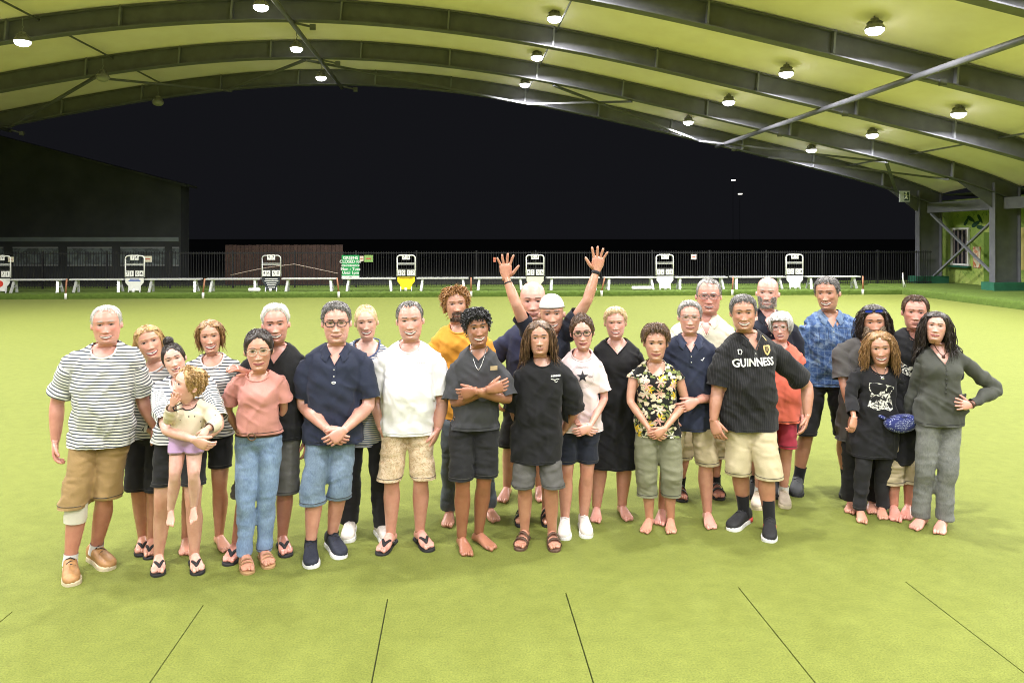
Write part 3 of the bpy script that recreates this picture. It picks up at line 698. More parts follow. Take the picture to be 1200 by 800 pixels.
def patch(f, nu, nv):
    u = np.linspace(-1, 1, nu); v = np.linspace(-1, 1, nv); U, Vv = np.meshgrid(u, v); return f(U, Vv).reshape(-1, 3), grid_faces(nv, nu, False)
def add_face(mb, st, sex):
    s = st.get('smile', .6); mk = st.get('mouth', 'grin'); op = st.get('eyes', .75)
    for sg in (-1, 1):
        hw, hh = .064, .008+.017*op
        def eye(U, V, off=.006, k=1.0):
            x = sg*.135+U*hw; z = .008+V*hh*np.sqrt(np.maximum(0, 1-np.abs(U)**2.2))*k+.004*U*sg
            return np.stack([x, fy(x, z, st)+off+.016*(1-U**2), z], -1)
        mb.add(*patch(lambda U, V: eye(U, V), 9, 4), 1)
        def iris(U, V):
            x = sg*.135+st.get('gaze', 0)*.015+U*.033; z = .010+np.clip(V*.033*np.sqrt(np.maximum(.05, 1-U**2)), -hh*.96, hh*.96); uu = (x-sg*.135)/hw
            return np.stack([x, fy(x, z, st)+.0085+.016*(1-uu**2), z], -1)
        mb.add(*patch(iris, 6, 4), 2)
        th_ = .012 if sex == 'f' else .008
        def lid(U, V):
            x = sg*.135+U*hw*1.06; e = hh*np.sqrt(np.maximum(0, 1-np.abs(U/1.06)**2.2)); z = .008+e+(V*.5+.5)*th_*(1.2-.5*np.abs(U))
            return np.stack([x, fy(x, z, st)+.012+.016*(1-U**2)*(.9), z], -1)
        mb.add(*patch(lid, 9, 2), 3)
        def lid2(U, V):                        # skin fold above the lashes
            x = sg*.135+U*hw*1.1; e = hh*np.sqrt(np.maximum(0, 1-np.abs(U/1.1)**2.2)); z = .008+e+th_+(V*.5+.5)*.022
            return np.stack([x, fy(x, z, st)+.018*(1-.8*(V*.5+.5))*(1-.6*U**2), z], -1)
        mb.add(*patch(lid2, 9, 3), 0)
        def low(U, V):
            x = sg*.135+U*hw*1.02; e = -hh*np.sqrt(np.maximum(0, 1-np.abs(U/1.03)**2.2)); z = .008+e-(V*.5+.5)*.013
            return np.stack([x, fy(x, z, st)+.016*(1-.9*(V*.5+.5))*(1-.6*U**2), z], -1)
        mb.add(*patch(low, 9, 2), 0)
        # ear
        n1, n2 = 12, 7; E = []
        for i in range(n2):
            r = i/(n2-1)
            for j in range(n1):
                a = j/n1*2*math.pi; ey, ez = math.cos(a)*.062*(1-r*.95), math.sin(a)*.098*(1-r*.95)
                dep = .050+.02*math.sin(r*math.pi)-.028*max(0, r-.35)
                if i == 0: dep = .0
                if i == 1: dep = .035
                W0 = float(hprof(-.04, st)[0]); E.append((sg*(W0-.035+dep*st.get('earout', 1.1)+.22*max(0, -ey)*(1-r*.6)+.02), -.055+ey-.02*math.sin(a), -.055+ez))
        f = grid_faces(n2, n1)+[tuple((n2-1)*n1+j for j in range(n1))]; mb.add(E, f, 0)
    w = {'grin': .172, 'open': .150, 'smile': .158, 'neutral': .112}[mk]; opn = {'grin': .068, 'open': .088, 'smile': .0, 'neutral': .0}[mk]*st.get('open', 1); cv = {'grin': .058, 'open': .050, 'smile': .045, 'neutral': .004}[mk]*(.6+.5*s)
    lt = .024 if sex == 'f' else .018
    zc = lambda U: -.326+cv*np.abs(U)**1.8
    oh = lambda U: opn*np.maximum(0, 1-np.abs(U)**3.6)
    def lipU(U, V):
        x = U*w; q = V*.5+.5; z = zc(U)+oh(U)*.42+q*lt*(1-U**4)*(1-.18*np.exp(-(U/.16)**2)*q); return np.stack([x, fy(x, z, st)+.006+.012*np.sin(np.clip(q, 0, 1)*2.4)*(1-U**2)-.006*q, z], -1)
    def lipL(U, V):
        x = U*w; q = V*.5+.5; z = zc(U)-oh(U)*.58-q*lt*1.25*(1-U**4); return np.stack([x, fy(x, z, st)+.006+.014*np.sin(np.clip(q, 0, 1)*2.4)*(1-U**2)-.006*q, z], -1)
    mb.add(*patch(lipU, 15, 4), 4); mb.add(*patch(lipL, 15, 4), 4)
    if opn:
        def inn(U, V): x = U*w*.99; z = zc(U)+oh(U)*(-.08+V*.5); return np.stack([x, fy(x, z, st)+.004, z], -1)
        mb.add(*patch(inn, 13, 3), 6)
        def tee(U, V):
            x = U*w*.90; U2 = U*.90; z = zc(U2)+oh(U2)*(.40-(V*.5+.5)*(.60 if mk == 'grin' else .42)); return np.stack([x, fy(x, z, st)+.0075, z], -1)
        mb.add(*patch(tee, 13, 3), 5)
    else:
        def line(U, V): x = U*w*1.0; z = zc(U)+V*.0075*(1-U**4); return np.stack([x, fy(x, z, st)+.0125*(1-U**2)+.006, z], -1)
        mb.add(*patch(line, 13, 2), 6)
# ---- hands and feet
def hand_parts(w, d, n, side, k, curl=.35, spread=.12, thumb=.6):
    """w wrist, d finger direction, n palm normal; side 'a' = image left"""
    d = nrm(d); n = nrm(n-(n@d)*d); s = np.cross(d, n)*(1 if side == 'a' else -1)
    out = []
    pl, pw, pt = .092*k, .042*k, .0145*k
    R = []
    for t, ww, tt in ((-.22, .62, 1.65), (0, .66, 1.5), (.15, .8, 1.3), (.45, 1.0, 1.15), (.8, 1.03, 1.0), (1.0, .96, .8), (1.07, .8, .45)):
        c = w+d*pl*t; a = np.arange(12)*2*math.pi/12
        R.append(c+(np.sign(np.cos(a))*np.abs(np.cos(a))**.8*pw*ww)[:, None]*s+(np.sign(np.sin(a))*np.abs(np.sin(a))**.8*pt*tt)[:, None]*n)
    out.append(loft_vf(np.array(R)))
    for i, (L, r) in enumerate(((.074, .0092), (.082, .0095), (.076, .009), (.060, .008))):
        o = (.75-.5*i)*pw; ang = spread*(1.5-i); dd = nrm(d*math.cos(ang)+s*math.sin(ang)); p = w+d*pl*.93+s*o; pts = [p-dd*.015*k, p]
        cu = curl*(1+.12*i); cur = 0
        for ph, fr in ((.42, .8), (.33, 1.0), (.25, .8)):
            cur += cu*fr; p = p+(dd*math.cos(cur)+n*math.sin(cur))*L*k*ph; pts.append(p)
        pts = np.array(pts); tip = pts[-1]+(pts[-1]-pts[-2])*.25; pts = np.vstack([pts, tip])
        out.append(tube_vf(pts, np.array([1.0, 1.05, 1.0, .95, .82, .35])*r*k, 7))
    p = w+d*pl*.12+s*pw*.55; td = nrm(d*math.cos(thumb)+s*math.sin(thumb)+n*.25); pts = [p, p+td*.040*k]
    td2 = nrm(td*.9+d*.35+n*curl*.5); pts += [pts[-1]+td2*.032*k]; td3 = nrm(td2+n*curl*.5); pts += [pts[-1]+td3*.024*k, pts[-1]+td3*.032*k]
    out.append(tube_vf(np.array(pts), np.array([.0145, .0125, .0105, .0085, .004])*k, 7))
    return out
def foot_frame(f): f = nrm([f[0], f[1], 0]); return f, np.array([f[1], -f[0], 0.]), np.array([0, 0, 1.])
def foot_parts(a, f, med, k, z0=0.0, toes=True):
    """a: point on the floor below the ankle; f toe direction; med unit lateral towards the big toe"""
    f, _, u = foot_frame(f) if abs(f[2]) < 1e-6 else (nrm(f), None, nrm(np.cross(np.cross(f, [0, 0, 1.]), f)))
    l = np.asarray(med, float); l = nrm(l-(l@f)*f)
    out = []; R = []
    for t, w, h, sh in ((-.062, .012, .03, 0), (-.056, .026, .052, 0), (-.035, .033, .070, 0), (0, .034, .088, 0), (.04, .035, .080, .002), (.08, .040, .060, .004), (.12, .0455, .044, .005), (.145, .0465, .034, .004), (.168, .043, .025, .003), (.178, .036, .018, .002)):
        b = np.arange(16)*2*math.pi/16; x = w*k*np.sign(np.cos(b))*np.abs(np.cos(b))**.85; y = h*k*.5*(1+np.sign(np.sin(b))*np.abs(np.sin(b))**.75)
        if t < .06: x = x*np.where(np.sin(b) > 0, 1-.32*(np.sin(b)), 1)
        R.append(a+f*t*k+l*(sh*k)+x[:, None]*l+(y+z0)[:, None]*u)
    out.append(loft_vf(np.array(R)))
    if toes:
        for i, (o, L, r) in enumerate(((.031, .048, .0135), (.0115, .042, .0098), (-.006, .036, .0092), (-.022, .029, .0088), (-.036, .022, .0086))):
            st = a+f*(.158-.006*i)*k+l*o*k+u*(z0+.017*k)
            pts = np.array([st-f*.02*k, st+f*L*.45*k+u*.004*k, st+f*L*.85*k-u*.004*k, st+f*L*k-u*.006*k]); out.append(tube_vf(pts, np.array([1, 1, .95, .45])*r*k, 7))
    return out
def sole_outline(k, grow=0.0):
    pts = []
    for t, wm, wl in ((-.07, .0, .0), (-.066, .018, .018), (-.045, .032, .032), (0, .034, .034), (.05, .034, .037), (.1, .044, .042), (.14, .050, .044), (.17, .048, .038), (.195, .038, .026), (.208, .018, .01), (.211, 0, 0)):
        pts.append((t, wm, wl))
    P = [(t, w+(grow if w else 0)) for t, w, _ in pts]+[(t, -w-(grow if w else 0)) for t, _, w in pts[::-1][1:-1]]
    return np.array(P)*k
def slab_vf(a, f, l, u, outl, z0, z1):
    b = a+outl[:, :1]*f+outl[:, 1:]*l; n = len(outl); v = np.concatenate([b+u*z0, b+u*(z0+.7*(z1-z0)), b*.97+.03*b.mean(0)+u*z1])
    return v, grid_faces(3, n)+[tuple(range(n-1, -1, -1)), tuple(2*n+j for j in range(n))]
def footwear(P, kind, a, f, med, k, cols):
    f, _, u = foot_frame(f); l = nrm(med-(med@f)*f)
    if kind in ('flip', 'sandal', 'strap'):
        o = MB(); o.add(*slab_vf(a, f, l, u, sole_outline(k, .004), .0, .016)); so = mesh_obj('sandal' if kind != 'flip' else 'flip_flop', np.concatenate(o.v), o.f, cols[0], P.obj, P.base, smooth=False)
        s = MB(); 
        if kind == 'flip':
            tp = a+f*.15*k+l*.012*k+u*.03*k
            for sg in (-1, 1):
                e = a+f*.045*k+l*sg*.04*k+u*.02*k; s.tube([e, e*.6+tp*.4+u*.034*k, e*.25+tp*.75+u*.03*k, tp+u*.014*k, tp-u*.005], [.009*k, .012*k, .011*k, .008*k, .005], 6)
        else:
            for t0, ww, hh in (((.125, .052, .058), (.075, .047, .08)) if kind == 'sandal' else ((.13, .05, .05), (.10, .047, .062), (.03, .042, .10))):
                th = np.linspace(-.15, math.pi+.15, 13); wd = .017 if kind == 'sandal' else .006
                rr = []
                for dt in (-wd, wd):
                    for q in (0, .004): rr.append([a+f*(t0+dt)*k+l*math.cos(x)*(ww+q)*k+u*(max(0, math.sin(x))*(hh+q)*k+.012) for x in th])
                rr = np.array(rr)[[0, 1, 3, 2]]; v = rr.transpose(1, 0, 2); s.add(*loft_vf(v))
        mesh_obj('strap', np.concatenate(s.v), s.f, cols[1], so, np.zeros(3)+P.base, smooth=True)
        return
    # closed shoe
    R = []
    for t, w, h in ((-.078, .012, .05), (-.072, .028, .078), (-.05, .036, .092), (-.01, .038, .098), (.03, .038, .096), (.07, .041, .082), (.11, .0465, .066), (.15, .049, .055), (.18, .045, .048), (.203, .034, .038), (.215, .014, .028)):
        b = np.arange(18)*2*math.pi/18; x = w*k*np.sign(np.cos(b))*np.abs(np.cos(b))**.7; y = .012+h*k*.5*(1+np.sign(np.sin(b))*np.abs(np.sin(b))**.6); x = x*np.where(np.sin(b) > 0, 1-.38*np.sin(b)**2, 1)
        R.append(a+f*t*k+x[:, None]*l+y[:, None]*u)
    v, ff = loft_vf(np.array(R)); so = mesh_obj('shoe', v, ff, cols[0], P.obj, P.base)
    o = MB(); ol = sole_outline(k, .007); ol[:, 0] = ol[:, 0]*1.035; o.add(*slab_vf(a, f, l, u, ol, 0, .026)); mesh_obj('sole', np.concatenate(o.v), o.f, cols[1], so, P.base, smooth=False)
    s = MB()
    for i in range(4):
        t = .045+.022*i; h = (.100-.012*i)*k+.010; e = [a+f*(t+.01*sg*(-1 if i % 2 else 1))*k+l*sg*.024*k+u*(h-.012) for sg in (-1, 1)]; s.tube([e[0], (e[0]+e[1])/2+u*.012, e[1]], .0035, 5)
    mesh_obj('laces', np.concatenate(s.v), s.f, cols[2] if len(cols) > 2 else cols[1], so, P.base)
    if len(cols) > 3:
        s = MB(); th = np.linspace(0, 2*math.pi, 17)[:-1]; s.add(*slab_vf(a-f*.035*k, f, l, u, np.stack([np.cos(th)*.05, np.sin(th)*.044], 1)*k, .006, .034)); mesh_obj('heel_block', np.concatenate(s.v), s.f, cols[3], so, P.base)
# ---- hair
def strand_mesh(P, r, tip=.15):
    n, m, _ = P.shape; T = np.gradient(P, axis=1); T /= np.linalg.norm(T, axis=2, keepdims=True)+1e-9
    ref = RNG.normal(0, 1, (n, 1, 3)); X = np.cross(T, ref); X /= np.linalg.norm(X, axis=2, keepdims=True)+1e-9; Y = np.cross(T, X)
    tp = np.interp(np.linspace(0, 1, m), [0, .3, .75, 1], [.8, 1, .8, tip]); rr = (np.asarray(r).reshape(-1, 1)*tp[None])[..., None]
    V = np.stack([P+rr*(X*math.cos(a)+Y*math.sin(a)*.6) for a in (0, 2.094, 4.189)], 2)      # n,m,3,3
    idx = np.arange(n*m*3).reshape(n, m, 3); F = []
    for j in range(3):
        k = (j+1) % 3; F.append(np.stack([idx[:, :-1, j], idx[:, :-1, k], idx[:, 1:, k], idx[:, 1:, j]], -1).reshape(-1, 4))
    return V.reshape(-1, 3), np.concatenate(F)
LINES = {'short': [(0, .345), (25, .335), (45, .275), (58, .16), (68, .03), (78, -.06), (92, -.03), (104, .03), (118, -.14), (135, -.30), (180, -.36)],
         'recede': [(0, .385), (18, .375), (36, .42), (52, .30), (66, .08), (78, -.06), (92, -.03), (104, .03), (118, -.14), (135, -.30), (180, -.36)],
         'low': [(0, .24), (30, .22), (52, .13), (66, .0), (80, -.10), (104, -.06), (120, -.22), (140, -.34), (180, -.40)],
         'full': [(0, .26), (25, .26), (45, .19), (60, .06), (78, -.10), (100, -.22), (130, -.38), (180, -.45)],
         'part': [(0, .36), (20, .31), (40, .20), (58, .04), (75, -.12), (100, -.24), (130, -.38), (180, -.45)]}
def add_hair(P, st):
    h = st['hair']; kind = h['kind']; M, C, hh = P.hM, P.hC, P.hh
    mat = hair_mat(h['col'], *HC[h['col']])
    toW = lambda q: C+(np.asarray(q)@M.T)*hh
    gl = np.array([0, 0, -1.])
    V = []; F = []; off = 0
    def put(v, f):
        nonlocal off
        V.append(v); F.extend((np.asarray(f)+off).tolist() if not isinstance(f, list) else [tuple(i+off for i in q) for q in f]); off += len(v)
    line = np.array(LINES[h.get('line', 'short')]); tk = h.get('tk', .04); n = 72
    ph = np.linspace(-180, 180, n+1)[:-1]; zl = np.interp(np.abs(ph), line[:, 0], line[:, 1])+h.get('lift', 0)
    zl = zl+.012*np.sin(ph*.9)+RNG.normal(0, .008, n)
    top = h.get('ztop', None)
    m = 15; G = []
    for j in range(m):
        s = j/(m-1); zt = .484 if top is None else np.interp(np.abs(ph), [0, 60, 80, 180], [zl.min(), .1, top, top])
        zt = np.maximum(zt, zl+.003); z = zl+(zt-zl)*s**.8
        W, Fr, B, p = hprof(z, st); th = np.radians(ph); c = np.cos(th); sn = np.sin(th); e = 2/p
        q = np.stack([W*np.sign(sn)*np.abs(sn)**e, np.where(c > 0, Fr, B)*np.sign(c)*np.abs(c)**e-.02*np.clip((z-.1)/.4, 0, 1), z], 1)
        nn = q-np.array([0, -.03, .08]); nn /= np.linalg.norm(nn, axis=1)[:, None]
        rp = min(1, s*4+.12) if top is None else min(1, s*4+.12)*min(1, (1-s)*4+.05)
        tvar = tk*(1+h.get('topvol', 0)*np.clip(z/.45, 0, 1))
        jit = vnoise(np.stack([ph*.09+P.seed, z*9, z*0+P.seed], 1))
        q = q+nn*(rp*tvar*(.72+.55*jit))[:, None]; G.append(q)
    G = np.array(G)
    if top is not None:
        keep = np.abs(ph) > h.get('minang', 58)
    else: keep = np.ones(n, bool)
    fc = [fq for fq in grid_faces(m, n) if keep[fq[0] % n] and keep[fq[1] % n]]
    put(toW(G.reshape(-1, 3)), fc)
    # strands
    ns = h.get('n', 420); L = h.get('len', .12)*hh; seg = h.get('seg', 4); ii = RNG.integers(0, n, ns*2); ii = ii[keep[ii]][:ns]; ns = len(ii); jj = (RNG.random(ns)**h.get('bias', .8)*(m-1)).astype(int)
    if h.get('rootlow') is not None: jj = (h['rootlow']+RNG.random(ns)*(1-h['rootlow'])*(m-1)*.999).astype(int)
    root = G[jj, ii]; cen = np.array([0, -.03, .08]); nn = root-cen; nn /= np.linalg.norm(nn, axis=1)[:, None]
    dn = np.stack([root[:, 0], root[:, 1]*1.0, np.full(ns, -.25)], 1); dn = dn-(dn*nn).sum(1)[:, None]*nn; dn /= np.linalg.norm(dn, axis=1)[:, None]+1e-9
    fl = np.array(h.get('flow', (0, 0, 0)), float)
    fl = fl+np.stack([0*root[:, 0], -h.get('back', 0)*np.clip((root[:, 1]+.05)/.3, 0, 1), 0*root[:, 0]], 1)
    pt = h.get('part', 0); sidev = np.stack([np.sign(root[:, 0]-pt+.0001), 0*root[:, 0], 0*root[:, 0]], 1)
    d = nn*h.get('up', .3)+dn*h.get('down', .6)+fl+sidev*h.get('split', 0)+RNG.normal(0, h.get('mess', .25), (ns, 3)); d /= np.linalg.norm(d, axis=1)[:, None]
    d = d@M.T; p = toW(root-nn*.012); pts = [p]; lens = L*RNG.uniform(.6, 1.15, ns)
    gr = h.get('grav', .15); r0 = np.linalg.norm((root-np.array([0, -.03, .05]))/np.array([.335, .43, .44]), axis=1)
    for s in range(seg):
        d = d+gl*gr+RNG.normal(0, h.get('wob', .06), (ns, 3)); d /= np.linalg.norm(d, axis=1)[:, None]; p = p+d*(lens/seg)[:, None]
        q = (p-C)@M/hh; e = (q-np.array([0, -.03, .05]))/np.array([.335, .43, .44]); r = np.linalg.norm(e, axis=1); lim = 1.0+h.get('cling', .06)
        if h.get('face', True):                   # keep the face free
            bad = (q[:, 1] > .08) & (q[:, 2] < h.get('clear', .29)) & (np.abs(q[:, 0]) < h.get('cw', .30)) & (q[:, 2] > -.5)
            mid = bad & (np.abs(q[:, 0]) < h.get('cw', .30)-.06); sgx = np.where(q[:, 0] > pt, 1, -1); q[mid, 2] = np.maximum(q[mid, 2], h.get('clear', .29)+.01); q[mid, 0] += sgx[mid]*.07
            sd_ = bad & ~mid; q[sd_, 0] = sgx[sd_]*(h.get('cw', .30)+.012); q[sd_, 1] = np.minimum(q[sd_, 1], .22)
        e = (q-np.array([0, -.03, .05]))/np.array([.335, .43, .44]); r = np.linalg.norm(e, axis=1)
        q = np.where((r < lim)[:, None], np.array([0, -.03, .05])+e/r[:, None]*lim*np.array([.335, .43, .44]), q); p = C+(q@M.T)*hh
        if h.get('hug'):
            q = (p-C)@M/hh; e = (q-np.array([0, -.03, .05]))/np.array([.335, .43, .44]); r = np.linalg.norm(e, axis=1); rn = np.clip(r, r0*.985, r0*(1+h['hug'])); p = C+((np.array([0, -.03, .05])+e/r[:, None]*rn[:, None]*np.array([.335, .43, .44]))@M.T)*hh
        if h.get('long'):
            tc = P.N+np.array([0, .0, -.16*P.k]); ax = np.array([.215, .135, .20])*P.k; e = (p-tc)/ax; r = np.linalg.norm(e, axis=1); p = np.where((r < 1.02)[:, None], tc+e/r[:, None]*1.02*ax, p)
        pts.append(p.copy())
    S = np.stack(pts, 1)
    if h.get('curl'):
        a = np.linspace(0, 1, seg+1)[None, :]*h.get('turns', 2.5)*2*math.pi+RNG.uniform(0, 6.28, (ns, 1)); amp = h['curl']*hh*np.linspace(.2, 1, seg+1)[None, :]
        S = S+(np.cos(a)*amp)[..., None]*M[:, 0]+(np.sin(a)*amp)[..., None]*M[:, 1]
    sv, sf = strand_mesh(S, RNG.uniform(.7, 1.3, ns)*h.get('rad', .0055)*hh/.235); put(sv, sf)
    for (bx, by, bz, br) in h.get('buns', []):
        a = np.arange(16)*2*math.pi/16; rr = np.array([[(math.cos(t)*math.sin(q), math.sin(t)*math.sin(q), math.cos(q)) for t in a] for q in np.linspace(.15, math.pi-.15, 10)]); fl_ = rr.reshape(-1, 3)
        nz = vnoise(fl_*4+P.seed); fl_ = fl_*(br*(.8+.45*nz))[:, None]+np.array([bx, by, bz]); put(toW(fl_), grid_faces(10, 16)+[tuple(range(15, -1, -1)), tuple(9*16+j for j in range(16))])
        k2 = 90; dv = RNG.normal(0, 1, (k2, 3)); dv /= np.linalg.norm(dv, axis=1)[:, None]; tn = np.cross(dv, RNG.normal(0, 1, (k2, 3))); tn /= np.linalg.norm(tn, axis=1)[:, None]
        an = np.linspace(0, 1.6, 6)[None, :, None]; SS = (dv[:, None]*np.cos(an)+tn[:, None]*np.sin(an))*br*(1.0+.12*RNG.random((k2, 1, 1)))+np.array([bx, by, bz]); sv, sf = strand_mesh(toW(SS.reshape(-1, 3)).reshape(SS.shape), np.full(k2, .005)); put(sv, sf)
    mesh_obj('hair', np.concatenate(V), F, mat, P.obj, P.base)
def add_brows(P, st):
    mat = hair_mat(st.get('brow', st['hair']['col'] if st.get('hair') else 'brown'), *HC[st.get('brow', st['hair']['col'] if st.get('hair') else 'brown')])
    for sg in (-1, 1):
        def bw(U, V):
            q = U*.5+.5; x = sg*(.058+q*.158); z = .094+.020*np.sin(q*2.6)-.014*q+V*(.0110*st.get('browt', 1))*(1-.65*q**2)+st.get('browup', 0); return np.stack([x, fy(x, z, st)+.009, z], -1)
        v, f = patch(bw, 9, 3); mesh_obj('eyebrow', P.hC+(v@P.hM.T)*P.hh, f, mat, P.obj, P.base)
def add_beard(P, st):
    b = st['beard']; mat = hair_mat(b['col'], *HC[b['col']]); M, C, hh = P.hM, P.hC, P.hh
    n = b.get('n', 420); x = RNG.uniform(-.285, .285, n*4); z = RNG.uniform(-.50, -.10, n*4); ax = np.abs(x)
    ok = (ax > .13) & (z < -.02-1.0*(.29-ax)*.9) | (z < -.375)
    ok |= (ax < .15) & (z > -.275+.03*0) & (z < -.225)
    if b.get('kind') == 'moustache': ok = (ax < .125) & (z > -.270-.25*np.maximum(0, ax-.08)) & (z < -.222-.10*ax)
    if b.get('kind') == 'goatee': ok = ((ax < .12) & (z < -.375)) | ((ax < .13) & (z > -.27) & (z < -.225)) | ((ax > .115) & (ax < .15) & (z < -.25) & (z > -.42)) | ((z < -.40) & (ax < .2))
    x = x[ok][:n]; z = z[ok][:n]; y = fy(x, z, st); root = np.stack([x, y, z], 1); n = len(x)
    d = np.stack([x*1.2, np.full(n, .5), np.full(n, -.7)], 1)+RNG.normal(0, .22, (n, 3)); d /= np.linalg.norm(d, axis=1)[:, None]
    L = b.get('len', .05)*hh*RNG.uniform(.6, 1.2, n); seg = b.get('seg', 3)
    if b.get('long'): L = L*np.where(z < -.36, 1, .35)
    d = d@M.T; p = C+(root@M.T)*hh; pts = [p]
    for s in range(seg):
        d = d+np.array([0, -.02, -1])*b.get('grav', .15)+RNG.normal(0, b.get('wob', .05), (n, 3)); d /= np.linalg.norm(d, axis=1)[:, None]; p = p+d*(L/seg)[:, None]; pts.append(p)
    S = np.stack(pts, 1)
    if b.get('curl'):
        a = np.linspace(0, 1, seg+1)[None, :]*12+RNG.uniform(0, 6.28, (n, 1)); S = S+(np.cos(a)*b['curl']*np.linspace(0, 1, seg+1))[..., None]*M[:, 0]+(np.sin(a)*b['curl']*np.linspace(0, 1, seg+1))[..., None]*M[:, 1]
    v, f = strand_mesh(S, RNG.uniform(.7, 1.3, n)*b.get('rad', .0035)); mesh_obj('moustache' if b.get('kind') == 'moustache' else 'beard', v, f, mat, P.obj, P.base)
GLASSM = None
def add_glasses(P, st):
    global GLASSM
    g = st['glasses']; M, C, hh = P.hM, P.hC, P.hh; col = g.get('col', (.03, .03, .03)); mat = pmat('frame_%.2f_%.2f' % (col[0], col[2]), col, .3, .05)
    if GLASSM is None:
        GLASSM, t, b = nt('spectacle_lens'); MATS['lens'] = GLASSM; out = t.nodes['Material Output']; tr = nd(t, 'ShaderNodeBsdfTransparent'); gl = nd(t, 'ShaderNodeBsdfGlossy'); gl.inputs['Roughness'].default_value = .08; mx = nd(t, 'ShaderNodeMixShader'); mx.inputs[0].default_value = .10
        t.links.new(tr.outputs[0], mx.inputs[1]); t.links.new(gl.outputs[0], mx.inputs[2]); t.links.new(mx.outputs[0], out.inputs[0]); t.nodes.remove(b)
    s = MB(); r = g.get('r', .0022); zc = g.get('z', -.005); yo = float(fy(np.array([.135]), np.array([zc]), st)[0])+.075; rx, rz = g.get('rx', .105), g.get('rz', .075)
    loops = []
    for sg in (-1, 1):
        th = np.linspace(0, 2*math.pi, 22); e = g.get('sq', .75); x = sg*.14+np.sign(np.cos(th))*np.abs(np.cos(th))**e*rx; z = zc+np.sign(np.sin(th))*np.abs(np.sin(th))**e*rz; y = np.full(22, yo)-.25*np.abs(np.abs(x)-.05)**1.6; lp = C+np.stack([x, y, z], 1)@M.T*hh; loops.append(lp); s.tube(lp, r, 6)
        s.tube(C+np.array([(sg*(.14+rx), yo-.03, zc+.02), (sg*.325, .15, zc+.025), (sg*.345, -.05, zc+.01), (sg*.335, -.12, zc-.03)])@M.T*hh, r, 6)
    s.tube(C+np.array([(-.04, yo, zc+.015), (0, yo+.008, zc+.03), (.04, yo, zc+.015)])@M.T*hh, r, 6)
    go = mesh_obj('glasses' if not g.get('shades') else 'sunglasses', np.concatenate(s.v), s.f, mat, P.obj, P.base)
    for lp in loops: mesh_obj('lens', lp[:-1], [tuple(range(21))], GLASSM if not g.get('shades') else pmat('blue_mirror', (.03, .06, .55), .12, .2, metal=.5), go, P.base)
def interp_tab(tab, t): return [np.interp(t, tab[:, 0], tab[:, i]) for i in (1, 2, 3)]
PEOPLE = {}
